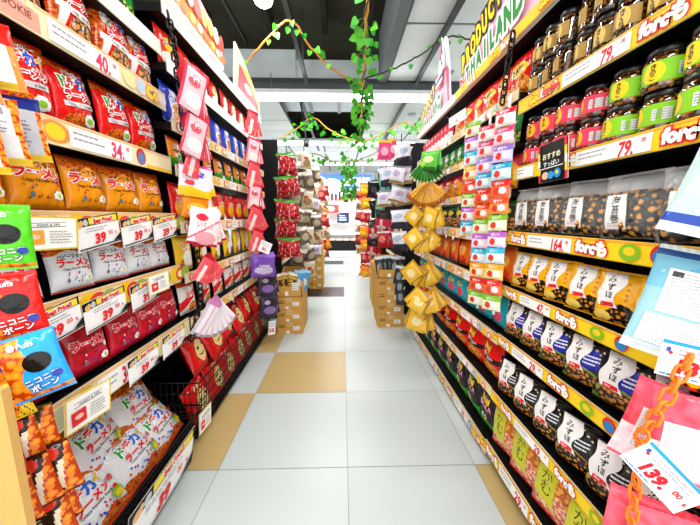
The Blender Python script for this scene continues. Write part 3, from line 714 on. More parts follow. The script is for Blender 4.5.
# right front rack: jars, pouches
def jarrow(pr, ys, X, z0, pitch, look, where, group, start=0, cat='jar'):
    for i, y in enumerate(ys):
        for k, lay in enumerate(('lower', 'upper')):
            pr.place((X+.008*math.sin(i*2.3+k), y, z0+.001+pitch*k), (0, 0, RROT+math.sin(i*5.3+k*2)*.5-.25), f'{look} jar, {lay} layer, {ORD[i+start]} from the far end {where}', cat, group)
jarrow(JAR_DARK, [1.222, 1.148, 1.072, .995, .918, .842, .766, .69, .614], .768, 1.642, .1025, 'dark seasoning', 'of the top right shelf', 'dark jars on the top right shelf')
jarrow(JAR_PINK, [1.218, 1.126, 1.034, .942], .775, 1.38, .0935, 'pink labelled jam', 'of the jam shelf', 'pink jam jars')
jarrow(JAR_GREEN, [.842, .744, .646, .548], .778, 1.38, .0935, 'green labelled', 'of the green group', 'green labelled jars')
def row_r(pr, X, Z, ys, look, where, cat, group, yaw=0, lean=-5, jit=5, sc=1):
    rr = random.Random(len(look)*7)
    for i, y in enumerate(ys):
        pr.place((X, y, Z+.002), (R(lean+rr.uniform(-2, 1)), R(rr.uniform(-3, 3)), RROT+R(yaw+rr.uniform(-jit, jit))), f'{look}, {ORD[i]} from the far end {where}', cat, group, sc)
CLR = make_clear()
row_r(CLR, .775, 1.118, [1.215, 1.085, .935, .78, .62], 'clear bag of nuts and kelp', 'of its right shelf', 'nut bag', 'clear nut bags on the right', jit=6, yaw=12)
row_r(bag('yellowp'), .765, .876, [1.205, 1.10, .995, .885, .775, .665, .555], 'yellow nut pouch', 'of its right shelf', 'snack pouch', 'yellow pouches on the right', yaw=13)
row_r(bag('bluep'), .755, .652, [1.205, 1.085, .965, .845, .725, .60], 'blue and black rice cracker pouch', 'of its right shelf', 'snack pouch', 'blue pouches on the right', yaw=12)
row_r(bag('blackp'), .745, .375, [1.20, 1.075, .95, .825, .70, .575], 'black nut pouch', 'of its right shelf', 'snack pouch', 'black pouches on the right', yaw=12)
row_r(bag('almondp'), .735, .118, [1.19, 1.04, .89, .74, .585], 'clear almond pouch with red top', 'of the bottom right shelf', 'snack pouch', 'almond pouches on the right', yaw=12)
# right rear rack
GR = 'snack packs on the right rear rack'
for key, z, ys, look, sh, cl in (('r_redchip', 1.70, ysp(1.37, 2.05, 6), 'red and yellow chip bag', 'topmost', .18), ('r_redwhite', 1.70, ysp(2.2, 2.85, 9), 'red topped white packet', 'topmost'+' far', .17), ('r_green', 1.505, ysp(1.38, 2.82, 13), 'green snack pack', 'second', .148), ('r_orange', 1.305, ysp(1.39, 2.82, 10), 'orange and pink chip bag', 'third', .158),
                             ('r_rosette', 1.11, ysp(1.38, 2.8, 11), 'dark snack pack with pink beans', 'fourth', .148), ('r_tang', .875, ysp(1.38, 2.82, 10), 'orange chip bag', 'fifth', .17), ('r_teal', .64, ysp(1.39, 2.82, 10), 'teal chip bag', 'sixth', .17)):
    row(key, 1, .735, z, ys, look, f"of right rear rack's {sh} shelf", 'snack pack', GR, cl, jit=6)
row('r_bigred', 1, .715, .375, [1.40, 1.60, 1.80, 2.0, 2.2, 2.4, 2.6, 2.8], 'big red chip bag', "of right rear rack's seventh shelf", 'chip bag', GR, .21)
row('r_black', 1, .71, .087, [1.38, 1.56, 1.74, 1.92, 2.10, 2.28, 2.46, 2.64, 2.82], 'black chip bag', "of right rear rack's bottom shelf", 'chip bag', GR, .235)

# ================================================================== HANGING PACKETS
def hang(pr, hook, rot, label, cat, group, scale=1, h=None):
    h = h if h is not None else max(v.co.z for v in pr.root.data.vertices)
    m = Euler(rot).to_matrix()
    o = pr.place((0, 0, 0), rot, label, cat, group, scale)
    o.location = Vector(hook)-m@Vector((0, 0, h*(scale if not isinstance(scale, tuple) else scale[2])))
    return o
def thin(key, w, h, t, colf, art=None, **k): lazy(key, 'hanging_packet', w, h, t, colf, art, None, res=.005, **k)
thin('pinkfan', .10, .17, .014, bands('#f2c4cc', [(lambda u, v: v > .8, '#d8203c'), (el(.1, -.5, .7, .35), '#f6e4e4'), (lambda u, v: abs(u) > .82, '#d83a52'), (el(-.1, .25, .5, .2), '#e05a6e')]), lambda A, w, h: A.text('梅', 0, h*.2, .03, '#ffffff', '#c01838', .06))
thin('whitefan', .075, .19, .014, bands('#e9dfe6', [(lambda u, v: v > .75, '#c07aa8'), (lambda u, v: abs(u-.2) < .12, '#d8a8c0'), (lambda u, v: u < -.6, '#b8b4bc'), (lambda u, v: v < -.85, '#8a8890')]))
thin('redfan', .085, .18, .014, bands('#e8505c', [(lambda u, v: abs(u) < .3 and v < .3, '#f6d8d8'), (el(0, -.5, .6, .2), '#f08a70'), (lambda u, v: v > .8, '#b81428')]))
thin('purpleyel', .17, .16, .03, bands('#efe6f2', [(lambda u, v: v < -.45-.1*math.sin(u*3), '#f6c81c'), (el(-.1, .45, .6, .25), '#8a6ac8'), (el(-.4, -.15, .3, .18), '#e83a4a'), (lambda u, v: v > .86, '#d8408a')]), lambda A, w, h: A.text('ラムネ', -.01, h*.2, .034, '#5a3ab0', '#ffffff', .07, .04))
thin('orangepk', .16, .13, .03, bands('#f08a14', [(el(0, -.1, .7, .4), '#f8c030'), (lambda u, v: v > .75, '#e03410')]))
thin('pinkwhite', .17, .2, .03, bands('#f4e4e6', [(el(.1, -.6, .7, .35), '#e8a0ac'), (el(-.3, .5, .4, .2), '#e0304a'), (lambda u, v: v < -.86, '#c01838'), (lambda u, v: abs(v-u*.6+.1) < .06, '#e8506a')]), lambda A, w, h: A.text('いちご', .0, h*.05, .036, '#e04060', '#ffffff', .06))
thin('purple', .19, .17, .05, bands('#7a4ab8', [(el(0, -.4, .8, .35), '#c8bce0'), (lambda u, v: v > .75, '#9a6ad0'), (el(.2, -.6, .4, .2), 'mixy')]), lambda A, w, h: A.text('Grape', 0, h*.02, .034, '#e8e0f4', '#4a2a80', .07, .03))
thin('darkpurple', .16, .18, .05, bands('#2c2436', [(el(.1, -.3, .7, .35), '#8a6ab0'), (lambda u, v: v > .8, '#4a3a5a'), (el(-.3, .4, .3, .2), '#b8a8c8')]))
thin('gold', .115, .125, .022, bands('#efbd34', [(el(0, -.05, .5, .42), '#f6e6a8'), (el(0, -.1, .32, .22), '#e8a04a'), (lambda u, v: abs(u) > .84 or v > .8, '#b88a1a'), (lambda u, v: math.sin(u*9+v*5) > .8, '#e8c050')]))
thin('goldstick', .03, .16, .012, bands('#c8881a', [(lambda u, v: v < -.6, '#a85a10'), (lambda u, v: abs(u) < .3, '#e8c060')]))
thin('greenstick', .035, .15, .014, bands('#2f8a28', [(lambda u, v: v > .5, '#8ad24a'), (lambda u, v: abs(u) < .25, '#164a1c'), (lambda u, v: v < -.7, '#d8e0b0')]))
thin('greenpk', .16, .15, .03, bands('#54b83a', [(el(0, .2, .6, .35), '#d8f0a0'), (lambda u, v: v < -.5, '#2a6a20')]))
thin('redsweet', .21, .19, 0.112, bands('#a80c18', [(lambda u, v: v > .66, '#4c9a2c'), (lambda u, v: noise.noise(Vector((u*3, v*3, 3))) > .25, '#d8343c'), (lambda u, v: noise.noise(Vector((u*5, v*5, 8))) > .38, '#f0c8c8'), (lambda u, v: noise.noise(Vector((u*3, v*4, 12))) > .3, '#6a0610')]), crimp=.16, pinch=.2, seed=11)
thin('brownpk', .17, .2, 0.080, bands('#6a5a4a', [(el(0, -.2, .7, .4), '#b8a890'), (lambda u, v: v > .55, '#d8d0c0'), (el(.2, -.5, .3, .2), '#3a2c22')]), crimp=.16, pinch=.2, seed=10)
thin('beigepk', .17, .18, 0.080, bands('#d8c8a8', [(el(0, -.3, .7, .4), '#a8855a'), (lambda u, v: v > .7, '#eee8dc'), (el(-.2, .2, .4, .2), '#c83a2a')]), crimp=.16, pinch=.2, seed=10)
thin('whitepk', .19, .17, 0.080, bands('#dedce4', [(el(0, .1, .6, .35), '#b8a8cc'), (lambda u, v: v < -.7, '#a88a50'), (lambda u, v: v > .78, '#8a8a94')]), crimp=.16, pinch=.2, seed=10)
thin('blackpk', .19, .22, 0.080, bands('#17171a', [(el(0, -.1, .5, .3), '#4a4a50'), (lambda u, v: v > .84, '#2a5a4a'), (el(.3, -.6, .3, .2), '#7a1c22')]), crimp=.16, pinch=.2, seed=10)
thin('redblack', .18, .22, 0.080, bands('#c01c34', [(lambda u, v: v > .2, '#26181c'), (lambda u, v: abs(u) < .2 and v < .1, '#e8b0b8'), (el(0, -.7, .7, .2), '#f0d8dc')]), crimp=.16, pinch=.2, seed=11)
thin('mintpk', .12, .24, .03, bands('#3cb890', [(lambda u, v: abs(v) < .3, '#7ad8b8')]))
thin('whitered', .19, .2, .05, bands('#ece8ea', [(lambda u, v: v < -.35, '#d02034'), (el(0, .2, .6, .3), '#c8c4cc')]) ) if False else None
thin('whitedark', .19, .19, 0.080, bands('#e4e2ea', [(lambda u, v: v < -.3, '#2c2a3c'), (el(0, .3, .6, .3), '#a8c0d8'), (el(0, -.6, .5, .2), '#7a2a3a')]), crimp=.16, pinch=.2, seed=12)
thin('pinkpk', .16, .2, 0.080, bands('#e0407a', [(el(0, -.2, .6, .4), '#f0a8c0'), (lambda u, v: v > .7, '#f2b81c')]), crimp=.16, pinch=.2, seed=9)
thin('orangehang', .18, .2, 0.096, bands('#ee8a18', [(el(0, -.3, .7, .4), '#f6c02c'), (lambda u, v: v > .7, '#d8501c'), (el(.2, -.4, .3, .2), '#c83a1c')]), crimp=.16, pinch=.2, seed=13)
thin('redhang', .16, .18, 0.080, bands('#b41c2c', [(el(0, 0, .6, .4), '#e07a6a'), (lambda u, v: v > .75, '#e8e0d8')]), crimp=.16, pinch=.2, seed=10)
# mini packets of the long strips on the right
STRIP = [('red and white', '#f0e6e4', '#d01830'), ('lilac', '#d8c8ea', '#8a6ac0'), ('pink', '#f2c8d4', '#e04070'), ('blue', '#bfe4ee', '#1f9cc4'), ('orange', '#f8b060', '#ee6210'), ('deep orange', '#f89040', '#e8400c'), ('scarlet', '#f0683a', '#d81c10'), ('green', '#e8f0c0', '#7ab81c'), ('violet', '#ecdcf2', '#b85ac0'), ('sky blue', '#d4f0f6', '#28b0d4'), ('yellow', '#f8d880', '#f0a010'), ('red', '#f4d0c4', '#e02c1c')]
for i, (n_, a, b) in enumerate(STRIP):
    lazy('mini%d' % i, 'snack_packet', .088, .068, .02, bands(a, [(lambda u, v: v > .35, b), (el(-.3, -.3, .32, .42), '#d83a2a'), (el(.35, -.25, .4, .4), '#f8f4ee'), (el(.4, -.5, .2, .2), b)]), lambda A, w, h: A.text('ゼリー', 0, h*.28, .014, '#ffffff', None, 0, .03), None, res=.004)
    for j, cn in enumerate(('near', 'far')):
        pass
def hook_arm(name, p0, p1, label, cat='hook', group=None):
    m = MB(); m.tube([p0, p1, (p1[0], p1[1], p1[2]+.02)], .003, '#1a1a1a')
    return tag(m.build(name, STEEL), label, cat, group)
order = [0, 2, 1, 3, 6, 5, 7, 8, 9, 10, 6, 7, 8, 3, 10, 0]
for c, (x, y, cn, n, z0) in enumerate(((.668, 1.268, 'right', 12, 1.62), (.668, 1.425, 'middle', 12, 1.60), (.668, 1.58, 'left', 8, 1.66))):
    st = MB(); zt = z0+.05
    st.box(-.006, .006, -.0015, 0, -(n*.0715)-.02, .05, '#e8e8e8')
    so = st.build('hanging_strip', PLAST, None, (x+.014, y, z0)); so.rotation_euler = (0, 0, RROT+.55)
    tag(so, f'white plastic clip strip carrying mini snack packets, {cn} one of three', 'clip strip', 'clip strips on the right')
    for i in range(n):
        k = order[(i+c*3) % len(order)] if c == 2 else order[i % len(order)]
        pr = bag('mini%d' % k)
        pr.place((x, y, z0-.0715*(i+1)), (R(-3), R(random.uniform(-3, 3)), RROT+.55), f'{STRIP[k][0]} mini snack packet, {ORD[i]} from top of the {cn} clip strip', 'snack packet', f'mini packets on the {cn} clip strip')

def fan(key, hook, rz, n, spread, look, cat, group, scale=1, step=.012, tilt=0, jit=.03):
    pr = bag(key); rr = random.Random(int(abs(hook[0]*7+hook[1]*991+hook[2]*113)*10))
    d = Euler((0, 0, rz)).to_matrix()@Vector((0, -1, 0))
    for i in range(n):
        a = -spread+2*spread*i/max(1, n-1) if n > 1 else 0
        p = Vector(hook)+d*(step*i)
        hang(pr, p, (R(tilt)+rr.uniform(-jit, jit), a, rz+rr.uniform(-jit, jit)), f'{look}, {ORD[i]} from the back' if n > 1 else look, cat, group, scale)
HP = 'hanging packet'
# left: bunches on the black chain between the racks
for (key, x, y, z, rz, n, sp, look, st, sc) in [
    ('pinkfan', -.70, 1.46, 1.82, 62, 7, .3, 'pink packet in the top bunch on the left chain', .013, 1.15),
    ('pinkfan', -.70, 1.46, 1.63, 62, 6, .3, 'pink packet in second bunch on the left chain', .013, 1.1),
    ('redfan', -.72, 1.46, 1.50, 62, 5, .3, 'red packet in third bunch on the left chain', .014, .8),
    ('purpleyel', -.70, 1.47, 1.415, 48, 2, .12, 'purple and yellow packet on the left chain', .02, .9),
    ('orangepk', -.72, 1.48, 1.28, 50, 2, .1, 'orange packet behind the yellow one on left chain', .02, .8),
    ('pinkwhite', -.68, 1.48, 1.215, 52, 3, .22, 'white and pink packet at middle of left chain', .018, .88),
    ('redfan', -.69, 1.48, .985, 52, 7, .62, 'red striped packet in the fan under the square card', .010, .72),
    ('whitefan', -.67, 1.47, .765, 48, 7, .62, 'white packet in the fan at the chain end', .010, .95)]:
    fan(key, (x, y, z), R(rz), n, sp, look, HP, look.replace('packet', 'packets'), sc, st)
# second hanging column at the far end of the left rear rack
for (key, y, z, n, sp, look, sc) in [
    ('redfan', 2.45, 1.98, 3, .25, 'red packet in the top bunch, far left column', 1),
    ('pinkfan', 2.45, 1.78, 3, .2, 'pink packet in second bunch, far left column', 1.1),
    ('redfan', 2.42, 1.60, 3, .25, 'red packet in third bunch, far left column', 1.1),
    ('pinkfan', 2.42, 1.43, 3, .2, 'pink packet in fourth bunch, far left column', 1.15),
    ('redfan', 2.40, 1.26, 5, .42, 'red striped packet in fifth bunch, far left column', 1.1),
    ('redfan', 2.40, 1.08, 5, .4, 'red striped packet in sixth bunch, far left column', 1.0)]:
    fan(key, (-.70, y, z), R(45), n, sp, look, HP, look.replace('packet', 'packets'), sc, .016)
fan('purple', (-.66, 2.42, .88), R(40), 2, .1, 'purple grape sweet bag at the far end of left rack', HP, 'purple sweet bags', 1.1, .03)
fan('darkpurple', (-.66, 2.52, .70), R(40), 2, .15, 'dark purple sweet bag below the grape bags', HP, 'dark purple sweet bags', 1.1, .03)
fan('darkpurple', (-.66, 2.55, .50), R(40), 2, .15, 'dark purple sweet bag near the floor, far left', HP, 'dark purple sweet bags low', 1.1, .03)
# right: gold and green bunches at the far end of the right rear rack
fan('greenpk', (.63, 2.15, 1.63), R(-50), 2, .12, 'green snack packet hanging at far end of right rack', HP, 'green hanging packets', .9, .02)
fan('greenstick', (.63, 2.2, 1.56), R(-45), 11, .9, 'green stick packet in the bunch under the green bag', HP, 'green stick packets', 1, .007)
fan('goldstick', (.62, 2.12, 1.41), R(-45), 13, 1.0, 'gold stick packet in the fan on the right rack', HP, 'gold stick packets', 1.05, .006)
fan('gold', (.62, 2.3, 1.24), R(-40), 4, .7, 'gold packet in the uppermost gold bunch', HP, 'gold packets, uppermost bunch', 1.1, .014, 0, .22)
fan('gold', (.62, 2.02, 1.24), R(-50), 2, .3, 'gold packet beside the uppermost gold bunch', HP, 'gold packets beside uppermost bunch', 1.1, .014, 0, .22)
fan('gold', (.60, 2.15, 1.07), R(-40), 7, .9, 'gold packet in second gold bunch from top', HP, 'gold packets, second bunch', 1.15, .011, 0, .22)
fan('gold', (.60, 2.15, .82), R(-42), 7, .85, 'gold packet in third gold bunch from top', HP, 'gold packets, third bunch', 1.25, .011, 0, .22)
fan('gold', (.60, 2.02, .66), R(-42), 6, .7, 'gold packet in fourth gold bunch from top', HP, 'gold packets, fourth bunch', 1.2, .011, 0, .22)
fan('gold', (.60, 2.15, .49), R(-40), 5, .4, 'gold packet in lowest gold bunch', HP, 'gold packets, lowest bunch', 1.35, .012, 0, .22)

# ------------------------------------------------------------------ chains
def chain(name, pts, L, r, wide, mat_, col, label):
    """links along a polyline, every second link turned a quarter"""
    root = empty(name, pts[0]); P = [Vector(p)-Vector(pts[0]) for p in pts]
    m0 = MB(); ring = []
    for i in range(16):
        t = 2*PI*i/16; ring.append((math.cos(t)*wide, 0, (L*.5-wide)*(1 if math.sin(t) > 0 else -1)+math.sin(t)*wide))
    m0.tube(ring, r, col, 6, closed=True); me = m0.mesh('link', mat_)
    s = 0; k = 0; pitch = L-2.6*r
    seg = [(P[i], P[i+1]) for i in range(len(P)-1)]; tot = sum((b-a).length for a, b in seg)
    while s < tot:
        q = s; 
        for a, b in seg:
            if q <= (b-a).length: break
            q -= (b-a).length
        d = (b-a).normalized(); p = a+d*q
        o = bpy.data.objects.new('link', me); COL.objects.link(o); o.parent = root; o.location = p
        o.rotation_mode = 'QUATERNION'; o.rotation_quaternion = d.to_track_quat('Z', 'Y') @ Euler((0, 0, (PI/2 if k % 2 else 0)+.35)).to_quaternion()
        s += pitch; k += 1
    return tag(root, label, 'chain')
chain('hanging_chain', [(-.735, 1.415, 2.02), (-.715, 1.43, 1.70), (-.73, 1.45, 1.2), (-.70, 1.44, .99), (-.70, 1.43, .78), (-.715, 1.34, .60)], .042, .0042, .0125, BLACK, '#0a0a0a', 'black plastic chain hanging between the two left racks')
chain('hanging_chain', [(.69, 1.30, 1.90), (.675, 1.315, 1.66)], .04, .004, .012, BLACK, '#0a0a0a', 'black chain hanging above the clip strips on the right')
chain('hanging_chain', [(.585, .455, .935), (.562, .462, .845), (.553, .478, .775), (.556, .478, .69), (.556, .47, .55)], .031, .0029, .0088, PLAST, '#ff7a00', 'orange plastic chain at lower right holding the pink bags')

# ------------------------------------------------------------------ cards
def card(x, y, z, w, h, rz, roll, lean, label, kind, group=None, price=None):
    m = MB(); m.box(-w/2, w/2, 0, .0012, 0, h, '#fafafa')
    A = Art(m, lambda px_, pz, l: (px_, -l, pz), .0004)
    if kind == 'best':
        A.rect(-w/2, w/2, h*.74, h, '#0b0b0b'); A.poly([(-w*.2, h*.78), (w*.46, h*.76), (w*.46, h*.96), (-w*.2, h*.98)], '#f8e020')
        A.text('Best Price!!', w*.12, h*.86, h*.2, '#e8141c', '#ffffff', .1, .05, 0, .78)
        A.blob(-w*.4, h*.82, w*.06, h*.1, '#e8b878'); A.blob(-w*.28, h*.86, w*.05, h*.1, '#c8ccd0'); A.blob(-w*.36, h*.88, w*.03, h*.08, '#e8b878', .5)
        A.lines(-w*.3, w*.3, h*.54, h*.7, 2, '#8a8a90', .3, int(y*100))
        A.text('39', -w*.02, h*.32, h*.42, '#e8141c', None, 0, .05, 0, .95, .1); A.text('00', w*.24, h*.42, h*.2, '#e8141c', None, 0, .02, 0, .9); A.text('฿', w*.37, h*.38, h*.13, '#e8141c', None, 0, .01)
        A.poly([(w*.28, h*.11), (w*.5, h*.11), (w*.5, h*.36)], '#0b0b0b'); A.rect(-w/2, w/2, h*.06, h*.105, '#0b0b0b')
    elif kind == 'square':
        A.rect(-w/2, w/2, 0, h, '#e8c840'); A.rect(-w*.46, w*.46, h*.05, h*.95, '#fcfcf6')
        A.poly([(-w*.36, h*.72), (w*.3, h*.78), (w*.36, h*.9), (w*.24, h*.87), (-w*.3, h*.82)], '#ffffff')
        A.rect(-w*.32, w*.28, h*.8, h*.815, '#222222', .05); A.rect(-w*.32, w*.28, h*.68, h*.695, '#222222', .05)
        A.text('POINT & TIPS', 0, h*.745, h*.1, '#222222', None, 0, .01, .05)
        A.rect(-w*.38, -w*.08, h*.18, h*.58, '#e02428' if price != 'orange' else '#f0a030', .06); A.blob(-w*.23, h*.4, w*.09, h*.07, '#f4c8b0')
        A.lines(0, w*.4, h*.18, h*.6, 5, '#8a8a88', .3, int(y*90))
    elif kind == '139':
        A.rect(-w/2, w/2, h*.9, h, '#1c8fe0')
        A.lines(-w*.3, w*.4, h*.62, h*.84, 2, '#7a8088', .3, 4); A.text('139.', -w*.08, h*.36, h*.5, '#e01020', None, 0, .06, 0, .95, .08)
        A.text('00', w*.28, h*.45, h*.24, '#e01020', None, 0, .03); A.text('฿', w*.43, h*.38, h*.17, '#e01020')
        A.blob(-w*.42, h*.76, w*.03, h*.07, '#2a50a8'); A.blob(-w*.39, h*.68, w*.025, h*.05, '#d82028')
        A.lines(-w*.46, w*.1, h*.03, h*.13, 1, '#2a60b0', .4, 5)
    elif kind == 'black':
        A.rect(-w/2, w/2, 0, h, '#0c0c0c')
        for k, c in enumerate(('#e8201c', '#f8d820', '#ffffff', '#f8d820', '#e8201c')): A.poly([(-w/2, h*(k/5)), (-w*.42, h*(k/5)+.004), (-w*.42, h*((k+1)/5)), (-w/2, h*((k+1)/5))], c); A.poly([(w*.42, h*(k/5)), (w*.5, h*(k/5)), (w*.5, h*((k+1)/5)), (w*.42, h*((k+1)/5))], c)
        A.text('おすすめ', 0, h*.66, h*.17, '#f4ecc8', None, 0, .03); A.text('すっぱい', 0, h*.46, h*.15, '#ffffff'); A.rect(-w*.4, w*.4, h*.35, h*.37, W)
        A.blob(-w*.2, h*.17, w*.12, h*.1, '#e8c0a0'); A.blob(.0, h*.16, w*.1, h*.1, '#2a9ad8'); A.blob(w*.22, h*.18, w*.12, h*.12, '#1f8ad0'); A.blob(w*.22, h*.2, w*.05, h*.05, '#f4dc30')
    elif kind == 'tag':
        A.lines(-w*.4, w*.4, h*.55, h*.9, 2, '#9a9aa0', .3, 3); A.text(price or '85.', 0, h*.32, h*.4, '#e01840', None, 0, .03)
    o = m.build('hanging_price_card' if kind != 'square' else 'hanging_tip_card', PAPER, None, (x, y, z)); o.rotation_euler = (R(lean), R(roll), R(rz))
    return tag(o, label, 'card' if kind == 'square' else 'price card', group)
for i, (y, z, sh, k, w) in enumerate([(.945, 1.085, 'fourth', 'nearest', .155), (1.118, 1.082, 'fourth', 'middle', .148), (1.29, 1.085, 'fourth', 'farthest', .148),
                                  (.765, .852, 'fifth', 'nearest', .15), (.935, .842, 'fifth', 'middle', .158), (1.125, .845, 'fifth', 'farthest', .145),
                                  (1.04, .60, 'sixth', 'nearest', .15), (1.235, .60, 'sixth', 'farthest', .15)]):
    card(-.758 if sh != 'sixth' else -.735, y, z, w, .098, 90-4, -9 if sh != 'sixth' else -6, 6, f"red 39 price card on the {sh} left rail, {k} of its row", 'best', 'red 39 price cards on the left')
card(-.745, .765, 1.095, .145, .085, 82, 2, 4, 'tip card with yellow border beside the green bag on left', 'square', None, 'orange')
card(-.73, 1.165, .88, .11, .08, 82, -3, 4, 'small tip card below the white noodle bags by the chain', 'square')
card(-.715, .772, .605, .135, .10, 84, 3, 4, 'tip card with red square above the wire bin at lower left', 'square')
card(-.715, 1.40, .09, .11, .12, 84, 0, 4, 'small tip card hooked on the far end of the wire bin', 'square')
card(-.712, 1.02, .045, .42, .20, 90, 0, 11, 'large 39 price card on the wire bin front', 'best')
card(-.63, 2.34, .90, .10, .09, 40, 25, 0, 'small white price tag hanging above the purple sweets', 'tag', None, '85.')
card(-.66, 2.62, .10, .07, .13, 40, 5, 0, 'white price tag near the floor at the far left rack', 'tag', None, '58.')
card(-.70, 1.49, 1.20, .13, .07, 55, -8, 4, 'white 49 price card above the pink packets on left chain', 'tag', None, '49.')
card(.692, .985, 1.295, .135, .125, -90, -2, 4, 'black recommendation card hanging on the pink jam shelf rail', 'black')
card(.60, 1.62, 1.66, .17, .05, -82, 0, 4, 'white 45 price card at the top of the clip strips', 'tag', None, '45.')

# ------------------------------------------------------------------ header boards
def board(side, X, y0, y1, pts, z0, th, label, draw, lean=4):
    """upright board over a rack; pts = outline in (distance along reading direction, height)"""
    yl = y0 if side < 0 else y1
    root = empty('header_sign', (side*X, yl, z0), (R(lean), 0, LROT if side < 0 else RROT))
    m = MB(); m.poly([(x, 0, z) for x, z in pts], '#f7f2f2'); m.poly([(x, th, z) for x, z in pts][::-1], '#d8d8d8')
    for i in range(len(pts)):
        a, b = pts[i], pts[(i+1) % len(pts)]
        m.poly([(a[0], th, a[1]), (b[0], th, b[1]), (b[0], 0, b[1]), (a[0], 0, a[1])], '#e8e0e0')
    m.build('board', PAPER, root)
    m = MB(); A = Art(m, lambda x, z, l: (x, -l-.0005, z), .0005); draw(A, pts)
    m.build('print', PAPER, root)
    m = MB()
    for x in (pts[0][0]+.1, max(p[0] for p in pts)-.1): m.box(x-.01, x+.01, th, th+.02, -.05, .12, '#222222')
    m.build('bracket', STEEL, root)
    return tag(root, label, 'sign', 'header signs over the racks')
def thai(A, pts, k=1):
    A.poly([(x, z) for x, z in pts], '#ec5a88')
    A.poly([(.02*k, .015*k), (.05*k, .09*k), (.2*k, .2*k), (.45*k, .27*k), (.74*k, .345*k), (.78*k, .015*k)], '#f6bccd')
    rot = R(6)
    for i, ch in enumerate('PRODUCT'): A.text(ch, (.05+i*.068)*k, (.135+i*.017)*k, .125*k, '#f4d800', BK, .12, .06, rot, .62)
    A.text('IN', .045*k, .035*k, .06*k, '#e0202c', W, .07, .05)
    for i, ch in enumerate('THAILAND'): A.text(ch, (.125+i*.072)*k, (.05+i*.007)*k, (.092+.006*i)*k, '#128a2c', W, .12, .07, .04, .74)
    for j, c in enumerate(('#d8202c', '#ffffff', '#24408e', '#ffffff', '#d8202c')):
        A.poly([(.56*k, (.19+j*.022)*k), (.72*k, (.20+j*.026)*k), (.72*k, (.20+(j+1)*.026)*k), (.56*k, (.19+(j+1)*.022)*k)], c)
sign = [(0, 0), (.03, .13), (.12, .205), (.3, .27), (.6, .34), (.9, .40), (1.10, .42), (1.15, .36), (1.15, 0)]
board(1, .735, .80, 1.95, sign, 1.945, .012, 'large pink sign reading PRODUCT IN THAILAND over the near right rack', thai)
s2 = [(0, 0), (.02, .10), (.1, .155), (.3, .21), (.52, .255), (.60, .33), (.655, .47), (.69, .44), (.72, .26), (.74, 0)]
board(1, .735, 2.13, 2.87, s2, 1.93, .012, 'second PRODUCT IN THAILAND sign farther away, with pointed top', lambda A, p: thai(A, [(x*.64, z*.64) for x, z in sign][:-2]+[(.735, .23), (.735, 0)], .9) or (A.poly([(.56, .25), (.60, .33), (.655, .47), (.69, .44), (.71, .26)], '#e8f0f4'), A.poly([(.61, .34), (.655, .46), (.67, .40), (.65, .33)], '#d8305a'), A.blob(.655, .34, .022, .05, '#2a4aa8'), A.blob(.66, .335, .012, .03, W)))
hr = empty('header_rail', (.715, 1.64, 1.90), (0, 0, RROT))
m = MB(); m.box(-1.29, 1.29, 0, .02, 0, .05, '#e8e4dc').build('white_strip', PAPER, hr)
m = MB(); A = Art(m, lambda x, z, l: (x, -.001-l, z), .0004)
A.rect(-.34, 1.29, .0, .05, '#f8cc1c'); A.rect(-.34, 1.29, .0, .006, '#e8a018')
for k in range(5): A.text('Goo', -.22+k*.36, .025, .036, '#f8e020', '#e4501c', .1, .06); A.text('forcも', -.10+k*.36, .025, .04, W, '#e4501c', .1, .05)
m.build('yellow_print', PAPER, hr); tag(hr, 'long header rail under the pink sign, yellow print on white', 'header rail')
for yy, ln in ((.75, 1), (2.1, 1)): pass
def left_print(A, pts):
    L = max(p[0] for p in pts)
    A.poly(pts, '#fbe6d4'); top = max(p[1] for p in pts)
    A.poly([(0, top*.3), (L, top*.12), (L*.985, top*.34), (0, top*.62)], '#f6b05a'); A.poly([(0, top*.6), (L*.98, top*.32), (L*.93, top*.62), (0, top*.97)], '#f0581c')
    A.poly([(L*.55, top*.78), (L*.93, top*.5), (L*.85, top*.7), (L*.62, top*.9)], '#f48ab0')
    for i in range(int(L/.075)):
        x = .04+i*.075
        A.blob(x, top*(.70-.22*x/L), .034, top*.15, ('#f7c81c', '#fbe9d0', '#e8300c', '#f8a01c')[i % 4], .35); A.blob(x+.03, top*(.36-.15*x/L), .03, top*.07, ('#f8e06a', '#fff4e4', '#ee7a3a')[i % 3], .2)
    A.rect(L*.02, L*.98, 0, top*.1, '#ffffff')
board(-1, .775, .95, 2.1, [(0, 0), (1.15, 0), (1.15, .10), (1.10, .17), (.95, .2), (.75, .25), (.4, .27), (.0, .28)], 2.105, .012, 'orange and pink header sign over the left rack', left_print)
def left_print2(A, pts):
    A.poly(pts, '#f0d8b0'); A.poly([(.06, .03), (.62, .03), (.5, .12), (.08, .2)], '#d8283a'); A.poly([(.1, .2), (.3, .17), (.6, .06), (.64, .09), (.3, .23)], '#d8b040'); A.rect(0, .66, 0, .025, W); A.blob(.3, .1, .1, .03, '#f4e8e8')
board(-1, .775, 2.32, 2.98, [(0, 0), (.66, 0), (.64, .11), (.4, .20), (.15, .27), (0, .3)], 2.105, .012, 'red and gold header sign farther along the left rack', left_print2)

